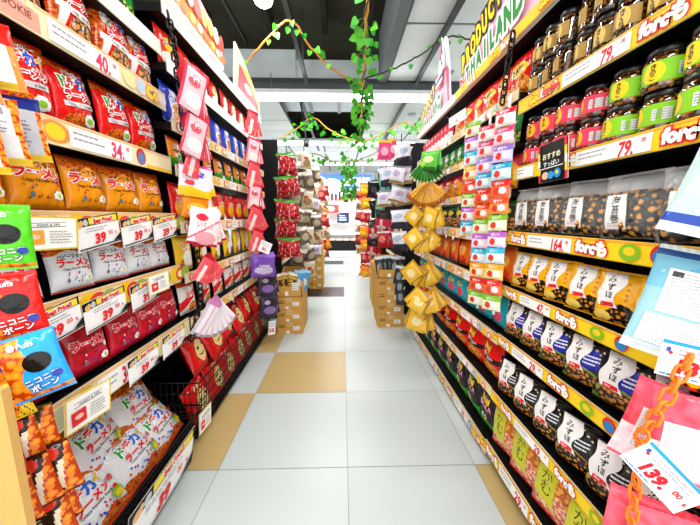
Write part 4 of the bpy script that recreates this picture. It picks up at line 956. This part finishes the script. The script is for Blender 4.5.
# ================================================================== NEAR FOREGROUND
# left: cardboard stand side with small packs pegged to it
m = MB(); m.box(-.80, -.494, 0, .012, 0, .93, '#c69a58')
o = m.build('display_stand', CARD, None, (0, .405, 0)); tag(o, 'tan cardboard display stand edge at the extreme lower left', 'display stand')
def splat(main, second): 
    def art(A, w, h):
        A.blob(w*.1, h*.06, w*.24, h*.15, '#0a0a0a', .2, 24)
        A.text('ニコニコ', w*.08, -h*.2, .0135, '#f4f4f0', second, .06, .02, .12); A.text('ボーン', w*.08, -h*.32, .0145, '#f4f4f0', second, .06, .02, .12)
        A.blob(w*.33, -h*.2, w*.09, h*.055, '#2a3a9a'); A.blob(-w*.2, h*.36, .006, .006, '#e8e0f0'); A.text('Puffs', w*.02, h*.36, .013, '#f0f0f0')
    return art
for k, c, s in (('pgreen', '#52c41a', '#1c6a14'), ('pred', '#e01a14', '#8a0c08'), ('pblue', '#1f9ae6', '#1a4aa0')):
    lazy(k, 'hanging_puff_pack', .088, .125, .03, bands(c, [(lambda u, v: u < -.28+.25*v+.1*math.sin(v*6), 'curls'), (lambda u, v: v < -.8, 'curls')]), splat(c, s), c, res=.002)
lazy('pdark', 'hanging_puff_pack', .088, .125, .03, bands('#1c3a9a', [(lambda u, v: v < -.1-u*.5, 'curls'), (el(-.1, .5, .6, .25), '#e8e4ea')]), None, '#1a50c8', res=.0025)
def corners(pr, tl, bl, rz, label, cat, group=None):
    """stand a packet so its left edge runs from bl up to tl, facing round to rz"""
    tl, bl = Vector(tl), Vector(bl); h = max(v.co.z for v in pr.root.data.vertices); w = max(v.co.x for v in pr.root.data.vertices)
    ez = (tl-bl); sc = ez.length/h; ez.normalize(); ex = Vector((math.cos(R(rz)), math.sin(R(rz)), 0)); ex = (ex-ez*ex.dot(ez)).normalized(); ey = ez.cross(ex)
    m = Matrix((ex, ey, ez)).transposed()
    return pr.place(bl+ex*(w*sc), m.to_euler(), label, cat, group, sc)
SP = 'snack pack'
corners(bag('pgreen'), (-0.619, .50, 1.200), (-0.622, .50, 1.087), 38, 'green puff snack pack hanging at the left edge, above the red one', SP)
corners(bag('pred'), (-0.633, .50, 1.076), (-0.623, .50, .956), 35, 'red puff snack pack hanging between green and blue packs', SP)
corners(bag('pblue'), (-0.604, .49, .962), (-0.575, .49, .848), 32, 'blue puff snack pack with round black print below the red one', SP)
corners(bag('pdark'), (-0.700, .53, .935), (-0.677, .53, .822), 38, 'dark blue puff snack pack at the left edge, behind the blue one', SP)
corners(bag('pred'), (-0.745, .57, 1.022), (-0.735, .57, .910), 40, 'red puff snack pack partly hidden at the left edge', SP)
# upper left: pegged biscuit boxes seen from their backs
thin('peg', .13, .19, .035, bands('#d8d6d4', [(lambda u, v: v < -.8, '#d8b018'), (lambda u, v: u > .72-.1*v, 'curls'), (lambda u, v: u < -.8, '#c82018'), (el(-.1, .6, .6, .22), '#8a8a90')]), lambda A, w, h: A.lines(-w*.3, w*.25, -h*.1, h*.2, 6, '#6a7088', .3, 5))
thin('peg2', .13, .19, .035, bands('#b8b8bc', [(lambda u, v: v < -.8, '#d8b018'), (lambda u, v: v > .6, '#1c2a78'), (lambda u, v: u > .75, 'curls')]), lambda A, w, h: A.lines(-w*.3, w*.25, -h*.3, h*.2, 8, '#5a6078', .3, 6))
thin('peg3', .13, .19, .035, bands('#f2ece8', [(lambda u, v: v > .3, '#c81c14'), (lambda u, v: u > .7, '#e88a3a'), (lambda u, v: v < -.8, '#d8b018')]))
for k, tl, bl, lb in (('peg3', (-0.715, .60, 1.545), (-0.695, .60, 1.42), 'red and white biscuit pack pegged at upper left edge, topmost right one'), ('peg3', (-0.695, .54, 1.50), (-0.680, .54, 1.38), 'red and white biscuit pack pegged at the upper left edge, topmost left one'),
                      ('peg2', (-0.700, .62, 1.418), (-0.687, .62, 1.290), 'blue topped biscuit pack, farthest at the upper left edge'), ('peg', (-0.680, .56, 1.395), (-0.667, .56, 1.272), 'grey backed biscuit pack, middle one at upper left edge'), ('peg', (-0.665, .51, 1.37), (-0.655, .51, 1.25), 'grey backed biscuit pack nearest the camera, upper left edge')):
    corners(bag(k), tl, bl, 52, lb, 'biscuit pack')
# lower left: a sheaf of dark and orange packs
lazy('pcurry', 'hanging_puff_pack', .085, .12, .03, bands('#24120c', [(lambda u, v: u > .55+.3*v, 'curls'), (lambda u, v: u > .3+.3*v and v < .4, '#efe0c4'), (lambda u, v: u > .8, '#e82010'), (el(.2, .7, .4, .2), '#d8301c')]), lambda A, w, h: A.lines(-w*.36, -w*.05, -h*.3, h*.2, 7, '#d8c8a8', .4, 3), '#3a1a10', res=.003)
lazy('pgreeny', 'hanging_puff_pack', .085, .12, .03, bands('#26381a', [(lambda u, v: u > .3+.3*v, 'curls'), (el(-.1, 0, .5, .6), '#d8ccaa')]), lambda A, w, h: (A.blob(-w*.05, h*.12, w*.16, h*.14, '#6a6a4a'), A.lines(-w*.3, w*.2, -h*.3, h*.0, 5, '#5a4a3a', .4, 3)), '#2c5a1c', res=.003)
lazy('pyellow', 'hanging_puff_pack', .085, .12, .03, bands('#f2c81c', [(lambda u, v: abs(math.sin(u*8+v*4)) < .2, '#1a1a1a'), (el(-.2, -.3, .6, .5), 'curls'), (el(.4, .3, .3, .25), '#e83a2a')]), None, '#f2c81c', res=.003)
sheaf = [('pyellow', (-0.650, .505, .866), (-0.630, .505, .796)), ('pyellow', (-0.660, .47, .868), (-0.645, .47, .795)), ('pgreeny', (-0.645, .53, .802), (-0.638, .53, .714)), ('pcurry', (-0.671, .54, .745), (-0.652, .54, .645)), ('pcurry', (-0.665, .50, .794), (-0.648, .50, .692)), ('pcurry', (-0.635, .52, .713), (-0.612, .52, .605)),
         ('pcurry', (-0.643, .49, .714), (-0.622, .49, .610)), ('pcurry', (-0.644, .465, .779), (-0.633, .465, .692)), ('pcurry', (-0.634, .455, .706), (-0.619, .455, .61)), ('pcurry', (-0.629, .50, .622), (-0.611, .50, .52)), ('pcurry', (-0.645, .53, .630), (-0.627, .53, .53))]
for i, (k, tl, bl) in enumerate(sheaf):
    nm = {'pyellow': 'yellow puff pack', 'pgreeny': 'green puff pack', 'pcurry': 'dark brown puff pack'}[k]
    corners(bag(k), tl, bl, 34, f'{nm}, {ORD[i]} from top of the sheaf at lower left edge', 'snack pack', 'sheaf of puff packs at lower left')
# right: pale blue bags, pink bags, 139 card
def blue_front(A, w, h):
    A.blob(w*.12, -h*.2, w*.3, h*.14, '#8a4a2a', .2); A.blob(w*.12, -h*.2, w*.25, h*.105, '#4a2618', .2); A.blob(w*.16, -h*.19, w*.12, h*.05, '#d8d4d0', .2)
    for i in range(10): A.text('自然の恵みわかめ海の味'[i], -w*.18, h*(.33-.042*i), h*.038, '#2a4a6a')
    for i in range(7): A.text('やわらか海藻に'[i], -w*.28, h*(.2-.042*i), h*.034, '#4a6a8a')
lazy('bluefront', 'hanging_seaweed_bag', .21, .27, .03, bands('#a9cfcc', [(lambda u, v: -.86 < v < -.74, '#1e3f96'), (lambda u, v: v < -.86, '#d8dcd8'), (el(.2, .6, .5, .3), '#8cc4d6'), (lambda u, v: u < -.85, '#a8bcb8')]), blue_front, '#dfe8e6', res=.003)
def blue_back(A, w, h):
    A.rect(-w*.36, w*.36, -h*.1, h*.3, '#f2f2ee'); A.lines(-w*.33, w*.3, -h*.08, h*.28, 13, '#8e8e90', .28, 2); A.rect(-w*.33, -w*.24, h*.23, h*.28, '#333333')
    A.rect(-w*.42, w*.28, -h*.4, -h*.13, '#e8ecee'); A.lines(-w*.4, w*.25, -h*.38, -h*.16, 9, '#97979c', .26, 3); A.rect(w*.0, w*.26, -h*.16, -h*.12, '#f0b8b8')
    A.rect(w*.32, w*.46, -h*.36, -h*.05, '#d8d2c0'); A.lines(w*.33, w*.45, -h*.34, -h*.07, 6, '#3a3a3a', .35, 4)
lazy('blueback', 'hanging_seaweed_bag', .21, .26, .03, bands('#8fbcc6', [(lambda u, v: v > .82, '#2a4a86'), (el(.1, .5, .6, .25), '#4aa4cc'), (lambda u, v: v < -.82, '#c8d4d8'), (lambda u, v: v > .2, '#6fb0c6')]), blue_back, '#dfe8e6', res=.003)
corners(bag('bluefront'), (.684, .55, 1.404), (.594, .55, 1.157), -36, 'pale blue seaweed bag at right edge, upper one showing its front', 'seaweed bag')
corners(bag('blueback'), (.664, .60, 1.124), (.606, .60, .905), -36, 'pale blue bag back with white label, hanging at right edge', 'seaweed bag')
def pinkc(u, v, x, z):
    n = noise.noise(Vector((x*40, z*40, 2)))
    return mix(hx('#f03044'), hx('#f86a80'), .5+n*.8) if not (v < -.15 and u < .3) else mix(hx('#f0e4e4'), hx('#f6b8c0'), .4+n)
lazy('pinkback', 'hanging_pickle_bag', .19, .24, .035, pinkc, lambda A, w, h: (A.rect(-w*.36, w*.2, -h*.32, h*.18, '#f0ece8'), A.lines(-w*.33, w*.16, -h*.3, h*.16, 15, '#9a9494', .26, 7)), '#f05a70', res=.003)
lazy('pinkfront', 'hanging_pickle_bag', .19, .24, .035, lambda u, v, x, z: mix(hx('#e8141c'), hx('#f86a80'), (.5-u)*.6+noise.noise(Vector((x*60, z*60, 2)))*.5), None, '#f05a70', res=.003)
corners(bag('pinkback'), (.667, .60, .828), (.612, .60, .645), -34, 'pink bag with white back label, hanging behind the 139 price card', 'pink bag')
corners(bag('pinkback'), (.625, .535, .838), (.618, .535, .655), -30, 'pink bag with white label behind the orange chain', 'pink bag')
corners(bag('pinkfront'), (.595, .56, .595), (.570, .56, .37), -30, 'red pink bag at the bottom right, behind its neighbour', 'pink bag')
corners(bag('pinkfront'), (.592, .515, .595), (.59, .515, .36), -26, 'red pink bag at bottom right, in front of the other', 'pink bag')
card(.513, .425, .73, .105, .056, -32, 44, -6, 'white 139 price card with blue edge tied at the orange chain', '139')
card(.605, .45, .895, .11, .065, -34, 6, -6, 'partly seen price card with blue edge at the right frame edge', '139')

# ================================================================== CARTONS AT THE AISLE MOUTH
def carton(x0, x1, y0, y1, z, h, label, seed=0, tray=False, group=None, col='#cd9c50'):
    cx, cy = (x0+x1)/2, (y0+y1)/2; w, d = (x1-x0)/2, (y1-y0)/2
    root = empty('cardboard_box', (cx, cy, z)); m = MB(); rr = random.Random(seed)
    if not tray:
        m.box(-w, w, -d, d, .001, h-.001, col); m.build('carton', CARD, root)
        MB().box(-.03, .03, -d-.0012, d+.0012, h-.05, h+.0005, '#cfae74').build('packing_tape', PLAST, root)
    else:
        t = .006; f = .45
        m.box(-w, w, -d, d, .001, .007, col); m.box(-w, w, -d, -d+t, 0, h*f, col); m.box(-w, w, d-t, d, 0, h, col)
        for x in (-w, w-t):
            b = [(x, -d, 0), (x+t, -d, 0), (x+t, d, 0), (x, d, 0), (x, -d, h*f), (x+t, -d, h*f), (x+t, d, h), (x, d, h)]
            m.faces(b, [(0, 3, 2, 1), (4, 5, 6, 7), (0, 1, 5, 4), (1, 2, 6, 5), (2, 3, 7, 6), (3, 0, 4, 7)], col)
        m.build('open_carton', CARD, root)
    m = MB(); A = Art(m, lambda x, zz, l: (x, -d-.0012-l, zz), .0005)
    A.rect(w*.25, w*.75, h*.3, h*.62, '#f2efe8'); A.lines(w*.28, w*.7, h*.34, h*.58, 3, '#777777', .3, seed)
    m.build('paper_sticker', PAPER, root)
    m = MB(); A = Art(m, lambda x, zz, l: (x, -d-.0012-l, zz), .0005); A.rect(-w*.3, -w*.05, h*.06, h*.25, '#f4f2ee'); m.build('small_sticker', PAPER, root)
    m = MB(); A = Art(m, lambda x, zz, l: (x, -d-.0006-l, zz), .0005); A.lines(-w*.9, -w*.35, h*.45, h*.75, 2, '#5a3a16', .5, seed+3); m.build('printing', PAPER, root)
    return tag(root, label, 'box', group)
z = 0
for i in range(3):
    carton(-.665+.006*(i % 2), -.41, 2.88-.01*(i % 2), 3.33, z, .128, ['cardboard box on the floor at bottom of the near left stack', 'cardboard box second from floor in the near left stack', 'cardboard box third from floor in the near left stack'][i], i); z += .128
carton(-.665, -.41, 2.88, 3.33, z, .24, 'open display carton topping the near left stack, full of snack bags', 7, True)
z = 0
for i in range(4):
    carton(.375, .655, 3.04+.008*(i % 2), 3.43, z, .135, ['cardboard box on the floor at bottom of the near right stack', 'cardboard box second from floor in the near right stack', 'cardboard box third from floor in the near right stack', 'cardboard box fourth from floor in the near right stack'][i], i+10); z += .135
carton(.375, .655, 3.04, 3.43, z, .20, 'open display carton topping the near right stack, with dark bags', 17, True)
zt_r = z
for s_, x0, x1, y0, y1, n, nm in ((-1, -.56, -.33, 4.78, 5.2, 5, 'far left'), (1, .40, .60, 3.75, 4.25, 4, 'far right')):
    z = 0
    for i in range(n):
        carton(x0, x1, y0, y1, z, .14, f'cardboard box, {ORD[i]} from the floor in the {nm} stack', 30+i+s_, False, None, '#d8a43c' if s_ < 0 else '#cd9c50'); z += .14
# bags standing in the two display cartons
thin('stickbag', .09, .2, .03, bands('#c8a83a', [(lambda u, v: abs(math.sin(v*9+u)) < .35, '#8a2a1c'), (lambda u, v: v > .7, '#e8e0c8'), (el(.2, 0, .4, .3), '#2a2418')]))
thin('bluebag', .11, .22, .04, bands('#4a9ad0', [(el(0, -.2, .6, .4), '#d8ecf4'), (lambda u, v: v > .75, '#8ac8e8')]))
thin('dkbag', .1, .2, .035, bands('#2c3438', [(el(0, -.1, .55, .4), '#8a9aa0'), (lambda u, v: v > .7, '#c8d0d4')]))
for i in range(6):
    k = 'stickbag' if i < 4 else 'bluebag'
    bag(k).place((-.625+.036*i, 2.99+.05*(i % 3), .395), (R(-6), R(-14+6*i), R(20)), (f'striped snack bag in the left display carton, {ORD[i]} from the left' if i < 4 else f'pale blue bag in the left display carton, {ORD[i-4]} from its striped neighbours'), 'snack bag', 'bags in the left display carton', 1.05)
for i in range(5):
    bag('dkbag').place((.42+.045*i, 3.15+.05*(i % 3), zt_r+.012), (R(-6), R(-10+5*i), R(-15)), f'dark snack bag in the right display carton, {ORD[i]} from the left', 'snack bag', 'bags in the right display carton', 1.02)
for i in range(3):
    hang(bag('dkbag'), (.60, 3.0, .68-.11*i), (0, R(8-6*i), R(-20)), f'dark and yellow packet hanging beside the near right boxes, {ORD[i]} from top', HP, 'packets beside the right boxes')

# ================================================================== THE AISLE BEYOND
def frame_rack(side, x, y0, y1, label):
    root = empty('display_rack', (side*x, (y0+y1)/2, 0)); L = (y1-y0)/2; s = side
    MB().box(min(0, s*.5), max(0, s*.5), -L, -L+.02, 0, 2.0, '#0a0a0a').build('end_panel', BLACK, root)
    MB().box(min(s*.3, s*.32), max(s*.3, s*.32), -L+.02, L, 0, 1.95, '#0b0b0b').build('back_panel', BLACK, root)
    for z in (.25, .62, .99, 1.36, 1.73):
        MB().box(min(s*.04, s*.3), max(s*.04, s*.3), -L+.02, L, z, z+.02, '#1a1a1a').build('shelf', BLACK, root)
        MB().box(min(s*.03, s*.04), max(s*.03, s*.04), -L+.02, L, z-.01, z+.035, '#e8d8a8').build('price_rail', PAPER, root)
    return tag(root, label, 'display rack', 'display racks beyond the boxes')
frame_rack(-1, .70, 3.36, 4.7, 'black display rack behind the near left boxes')
frame_rack(-1, .60, 5.25, 8.8, 'black display rack farther back on the left')
frame_rack(1, .70, 3.46, 4.9, 'black display rack behind the near right boxes')
frame_rack(1, .62, 5.3, 8.6, 'black display rack farther back on the right')
def column(keys, x, y, zs, rz, n, look, sc=1.0, w=.0):
    rr = random.Random(int(abs(x*100)+y*10))
    for j, z in enumerate(zs):
        k, nm = keys[j % len(keys)]
        for i in range(n):
            hang(bag(k), (x+(i-(n-1)/2)*w+rr.uniform(-.008, .008), y-.035*i, z+rr.uniform(-.012, .012)), (R(rr.uniform(-12, 6)), R(rr.uniform(-16, 16)), R(rz+rr.uniform(-28, 28))),
                 f'{nm} in {look}, {ORD[j]} from top' + (('', ', behind', ', middle')[0] if n == 1 else (', back one' if i == 0 else ', front one' if i == n-1 else ', middle one')), HP, f'{nm}s in {look}'.replace('packs', 'pack'), sc)
    m = MB(); m.tube([(x, y+.03, zs[-1]-.2), (x, y+.03, zs[0]+.12)], .006, '#15181a', 6); m.tube([(x, y+.03, zs[0]+.02), (x, y+.36, zs[0]+.02)], .005, '#15181a', 5)
    tag(m.build('hanging_pole', BLACK), f'black pole carrying {look}', 'pole', None)
column([('redsweet', 'red sweet bag')], -.545, 2.99, [1.78, 1.57, 1.345, 1.17, .975], 22, 2, 'the near left column', 1.02, .05)
column([('brownpk', 'grey brown pack')], -.47, 3.30, [1.5, 1.28, 1.06, .84], 25, 1, 'the column right of the red sweets', 1.0)
column([('beigepk', 'beige pack'), ('brownpk', 'grey brown pack')], -.47, 3.75, [1.95, 1.72, 1.50, 1.28, 1.06, .84, .62], 25, 2, 'the second left column', 1.1, .06)
column([('brownpk', 'brown pack'), ('beigepk', 'beige pack'), ('whitepk', 'white pack')], -.43, 4.5, [1.9, 1.68, 1.45, 1.22, 1.0, .78], 25, 2, 'the third left column', 1.15, .05)
column([('beigepk', 'beige pack'), ('redhang', 'red pack')], -.42, 5.5, [1.9, 1.68, 1.46, 1.24, 1.02, .8, .58], 20, 2, 'the fourth left column', 1.2, .06)
column([('redhang', 'red pack'), ('beigepk', 'beige pack'), ('orangehang', 'orange pack')], -.44, 7.0, [1.9, 1.66, 1.42, 1.18, .94, .7, .46], 15, 2, 'the farthest left column', 1.3, .06)
column([('whitedark', 'white and dark pack'), ('whitepk', 'white pack'), ('whitepk', 'white pack'), ('whitedark', 'white and dark pack')], .585, 3.02, [1.87, 1.68, 1.47, 1.25, 1.03], -18, 2, 'the near right column', 1.0, -.03)
column([('pinkpk', 'pink pack'), ('whitedark', 'white and dark pack'), ('whitepk', 'white pack'), ('redblack', 'red and black pack'), ('redhang', 'red pack')], .50, 3.45, [2.02, 1.72, 1.48, 1.25, 1.02], -20, 2, 'the second right column', 1.05, -.05)
column([('mintpk', 'mint green pack')], .475, 3.72, [1.66, 1.40, 1.14], -15, 1, 'the mint column', 1.0)
column([('blackpk', 'black pack'), ('blackpk', 'black pack'), ('redblack', 'red and black pack'), ('redblack', 'red and black pack')], .445, 4.0, [1.66, 1.40, 1.14, .88], -15, 2, 'the third right column', 1.05, -.05)
column([('orangehang', 'orange pack'), ('orangehang', 'orange pack'), ('redhang', 'red pack')], .40, 5.2, [1.75, 1.52, 1.28, 1.04, .80, .56, .34], -12, 2, 'the fourth right column', 1.1, -.05)
column([('redhang', 'red pack'), ('beigepk', 'beige pack')], .42, 6.8, [1.8, 1.55, 1.3, 1.05, .8, .55], -10, 2, 'the farthest right column', 1.2, -.06)
m = MB()
for i in range(5): m.lathe([(.001, 0), (.05, .02), (.06, .05), (.03, .09), (.001, .1)], '#f6c010', 10)
o = empty('yellow_bag', (.50, 3.4, 2.02)); hb = bag('orangehang')

# back of the store: chiller cabinet, banner, sign
cab = empty('chiller_cabinet', (0, 10.6, 0))
MB().box(-1.6, 1.6, .1, .7, 0, 2.0, '#eef1f1').build('cabinet_back', PAPER, cab)
MB().box(-1.6, 1.6, -.25, .1, 0, .36, '#16181a').build('black_base', BLACK, cab)
for z in (.55, .93, 1.3, 1.62): MB().box(-1.6, 1.6, -.2+z*.08, .1, z, z+.05, '#f6f7f7').build('shelf', PAPER, cab)
MB().box(-1.6, 1.6, -.15, .1, 1.8, 2.1, '#5c4a52').build('canopy', PAPER, cab)
MB().box(-1.58, 1.58, -.05, -.03, 1.77, 1.79, '#ffffff').build('cabinet_light', TUBE, cab)
tag(cab, 'white open chiller cabinet at the far end of the aisle', 'chiller')
light('AREA', (0, 10.3, 1.74), 40, 3.0, .1, (R(25), 0, 0))
tr = Proto(MB().box(-.09, .09, -.07, .07, 0, .05, '#e8d8d0').quad_grid(lambda u, v: (u*.085, v*.065, .052+.01*(1-u*u)*(1-v*v)), 8, 6, lambda u, v: mix(hx('#c8604a'), hx('#f0e0d0'), .5+noise.noise(Vector((u*4, v*4, 1))))).build('food_tray', FILM))
for j, z in enumerate((.36, .60, .98, 1.35)):
    for i in range(6):
        tr.place((-.62+.25*i, 10.48, z+.001 if j else .361), (R(0), 0, 0), f'food tray in the far chiller, {ORD[j]} tier from below, {ORD[i]} from left', 'food tray', 'food trays in the far chiller', 1.15)
b = empty('hanging_banner', (-.15, 9.9, 2.05)); MB().box(-1.1, 1.1, 0, .015, 0, .5, '#1c49b4').build('panel', PAPER, b)
m = MB(); A = Art(m, lambda x, z, l: (x, -.001-l, z), .001)
A.text('お買得', .62, .25, .3, '#ffffff', None, 0, .03); A.blob(-.2, .12, .36, .24, '#f0f4fa'); A.rect(-1.05, -.7, .08, .4, '#7aa0ea')
m.build('print', PAPER, b); tag(b, 'blue banner with white lettering hanging above the far chiller', 'banner')
for x in (-.9, .9): pass
sg = empty('picture_board', (-.38, 10.18, 1.28)); MB().box(-.3, .3, 0, .02, 0, .36, '#c8848c').build('panel', PAPER, sg)
m = MB(); A = Art(m, lambda x, z, l: (x, -.001-l, z), .001); A.rect(-.25, .25, .04, .3, '#8a3a2c'); A.blob(0, .17, .12, .09, '#f0b8c0'); A.blob(-.12, .2, .07, .05, '#f0d8b0'); m.build('print', PAPER, sg)
tag(sg, 'reddish picture board on the far chiller shelf', 'sign')
sg = empty('hanging_banner', (-.2, 10.2, 1.66)); MB().box(-.75, .95, 0, .02, 0, .16, '#e0383a').build('panel', PAPER, sg); tag(sg, 'red banner strip across the top of far chiller', 'banner')
tv = empty('tv_screen', (.02, 10.24, .98)); MB().box(-.2, .2, 0, .03, 0, .34, '#0c1424').build('bezel', PLAST, tv)
m = MB(); m.box(-.18, .18, -.003, 0, .02, .32, '#1a2c5a'); A = Art(m, lambda x, z, l: (x, -.004-l, z), .001)
A.lines(-.14, .14, .06, .28, 3, '#cfe0ff', .45, 6); m.build('screen', PLAST, tv); MB().box(-.06, .06, -.02, .06, -.012, 0, '#333333').build('stand_foot', STEEL, tv)
tag(tv, 'small dark blue display screen on a shelf of the far chiller', 'screen')
pk = empty('white_sign_letters', (0, 9.0, 1.62))
m = MB()
for i in range(13):
    x = -.72+.115*i; m.tube([(x, 0, 0), (x+.01, 0, .28)], .026, '#ffffff', 8)
m.tube([(-.8, 0, .02), (.75, 0, .02)], .02, '#f6f6f2', 6)
m.tube([(-.93+.1*math.cos(t*.4+1.2), 0, .14+.16*math.sin(t*.4+1.2)) for t in range(10)], .03, '#ffffff', 8)
m.tube([(.9+.11*math.cos(t*.5-1.6), 0, .14+.16*math.sin(t*.5-1.6)) for t in range(11)], .03, '#ffffff', 8)
m.build('letters', PLAST, pk)
m = MB()
for x in (-.6, .6): m.tube([(x, 0, .28), (x, 0, 1.3)], .006, '#888888', 5)
m.build('hanger_wire', STEEL, pk); tag(pk, 'row of white upright sign pieces hanging before the far chiller', 'sign')
bn = empty('aisle_camera', (-.5, 4.9, 2.5)); 
bpy.data.objects.remove(bn)
bpy.data.objects.remove(o)

# ================================================================== LEAFY GARLANDS
def vine(pts, n, leaf, label, r=.008, stemcol='#c8882c', seed=0, spread=.05, droop=.6, alt=None, dens=None):
    rr = random.Random(seed); P = [Vector(p) for p in pts]
    # smooth polyline
    Q = []
    for i in range(len(P)-1):
        a = P[max(0, i-1)]; b = P[i]; c = P[i+1]; d = P[min(len(P)-1, i+2)]
        for k in range(8):
            t = k/8; Q.append(.5*((2*b)+(c-a)*t+(2*a-5*b+4*c-d)*t*t+(3*b-a-3*c+d)*t**3))
    Q.append(P[-1]); o = P[0]
    root = empty('hanging_garland', o)
    m = MB(); m.tube([q-o+Vector((rr.uniform(-1, 1), rr.uniform(-1, 1), rr.uniform(-1, 1)))*.006 for q in Q], r, stemcol, 6)
    if alt: m.tube([q-o+Vector((math.sin(i*.9)*.014, 0, math.cos(i*.9)*.014)) for i, q in enumerate(Q)], r*.7, alt, 5)
    m.build('stem', LEAF, root)
    m = MB()
    for i in range(n):
        q = Q[min(len(Q)-1, int(rr.random()*len(Q)))]-o
        c = q+Vector((rr.uniform(-spread, spread), rr.uniform(-spread, spread), rr.uniform(-spread*.9, spread*.35)))
        s = leaf*rr.uniform(.6, .98)
        dirv = (c-q+Vector((0, 0, -.06*droop))).normalized()
        nrm = Vector((rr.uniform(-.5, .5), -1, rr.uniform(-.5, .3))).normalized()
        sx = dirv.cross(nrm).normalized(); nn = sx.cross(dirv)
        base = mix(hx('#148a12'), hx('#62c422'), rr.random())
        out = [(0, 0), (.30, -.10), (.50, .12), (.48, .38), (.30, .70), (0, 1.05), (-.30, .70), (-.48, .38), (-.50, .12), (-.30, -.10)]
        pts_ = [c+sx*(x*s)+dirv*(y*s)+nn*(.22*s*abs(x)-.1*s*y*y) for x, y in out]
        mid = [c+dirv*(y*s)-nn*(.1*s*y*y) for y in (0, .35, .7, 1.05)]
        b = len(m.v); m.v += [tuple(p) for p in pts_[:6]]; 
        half = [pts_[0], pts_[1], pts_[2], pts_[3], pts_[4], pts_[5], mid[2], mid[1]]
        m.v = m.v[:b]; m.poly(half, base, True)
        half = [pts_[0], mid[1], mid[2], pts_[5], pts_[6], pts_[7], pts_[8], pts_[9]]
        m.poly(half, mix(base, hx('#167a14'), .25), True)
        m.tube([q, c], .0018, '#5a9a2a', 4)
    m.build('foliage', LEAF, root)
    return tag(root, label, 'garland')
vine([(.16, 1.65, 2.62), (.165, 2.05, 2.60), (.18, 2.5, 2.55), (.20, 2.9, 2.47), (.20, 3.15, 2.36), (.21, 3.3, 2.22)], 78, .074, 'thick leafy garland hanging down the middle of the aisle', .010, '#d8962c', 3, .085, .8, '#4a3a1c')
vine([(.20, 3.3, 2.24), (.21, 3.5, 2.16), (.20, 3.75, 2.06)], 16, .07, 'lower tail of the middle garland, below the first lamp', .008, '#d8962c', 5, .07, .8)
vine([(-.95, 2.9, 2.42), (-.72, 2.75, 2.56), (-.42, 2.62, 2.72), (-.25, 2.75, 2.58), (-.05, 2.85, 2.45), (.18, 2.9, 2.38)], 18, .062, 'leafy twig garland slung from the left sign to the middle', .009, '#c07c2c', 8, .05, .8)
vine([(.20, 2.9, 2.42), (.45, 2.85, 2.48), (.66, 2.8, 2.56), (.86, 2.72, 2.66), (1.0, 2.6, 2.60), (1.12, 2.5, 2.40)], 14, .045, 'twig garland slung from the middle to the right track', .007, '#3a3020', 9, .04, .8)
vine([(.02, 1.6, 2.62), (.30, 1.62, 2.58), (.62, 1.7, 2.62), (1.0, 1.75, 2.68)], 12, .075, 'leafy garland crossing the top of the view on the right', .007, '#6a5a2c', 12, .06, .8)
vine([(-1.0, 5.0, 2.42), (-.7, 4.9, 2.55), (-.45, 4.8, 2.68), (-.2, 4.85, 2.52), (.05, 4.9, 2.42), (.3, 4.95, 2.36)], 40, .085, 'leafy garland across the aisle behind the first lamp, left half', .010, '#d8a040', 14, .10, .6)
vine([(.3, 4.95, 2.36), (.6, 4.9, 2.46), (.95, 4.8, 2.62), (1.15, 4.75, 2.5), (1.3, 4.7, 2.35)], 30, .08, 'leafy garland across the aisle behind the first lamp, right half', .009, '#b88a3a', 15, .10, .6)
vine([(-1.0, 6.2, 2.2), (-.6, 6.1, 2.42), (-.1, 6.15, 2.26), (.4, 6.1, 2.32), (.9, 6.0, 2.5), (1.4, 6.0, 2.28)], 60, .09, 'farther leafy garland across the aisle near the second lamp', .010, '#b8983a', 16, .13, .6)
vine([(.13, 6.3, 2.40), (.14, 6.32, 2.2), (.13, 6.35, 1.98), (.14, 6.4, 1.78), (.13, 6.4, 1.62)], 85, .11, 'bushy bright green garland hanging at the far middle of the aisle', .010, '#b8983a', 18, .12, .7)
cm = empty('security_camera', (-.55, 4.75, 2.24)); MB().tube([(0, 0, .06), (-.02, .02, .30), (-.1, .02, .78)], .012, '#101214', 6).build('cable_drop', STEEL, cm)
MB().lathe([(.02, 0), (.045, .02), (.045, .09), (.02, .1)], '#1a1c1e', 12).build('housing', PLAST, cm); tag(cm, 'small black camera hanging on a cable among the far leaves', 'camera')

# ================================================================== CAMERA AND VIEW
cam = bpy.data.cameras.new('camera'); co = bpy.data.objects.new('camera', cam); COL.objects.link(co); SC.camera = co
cam.sensor_fit = 'HORIZONTAL'; cam.sensor_width = 36; cam.lens = 295/700*36; cam.clip_start = .02
co.location = (0, 0, 1.178); co.rotation_euler = (R(90-8.77), 0, R(-1.44))
for k, v in B.items():
    if isinstance(v, Proto) and not v.used:
        for ch in list(v.root.children): bpy.data.objects.remove(ch)
        bpy.data.objects.remove(v.root)
vs = SC.view_settings; vs.view_transform = 'Standard'; vs.look = 'None'; vs.exposure = -.15; vs.gamma = 1; vs.use_curve_mapping = False
SC.cycles.use_denoising = True
SC.cycles.max_bounces = 6; SC.cycles.diffuse_bounces = 3; SC.cycles.glossy_bounces = 2; SC.cycles.transparent_max_bounces = 12
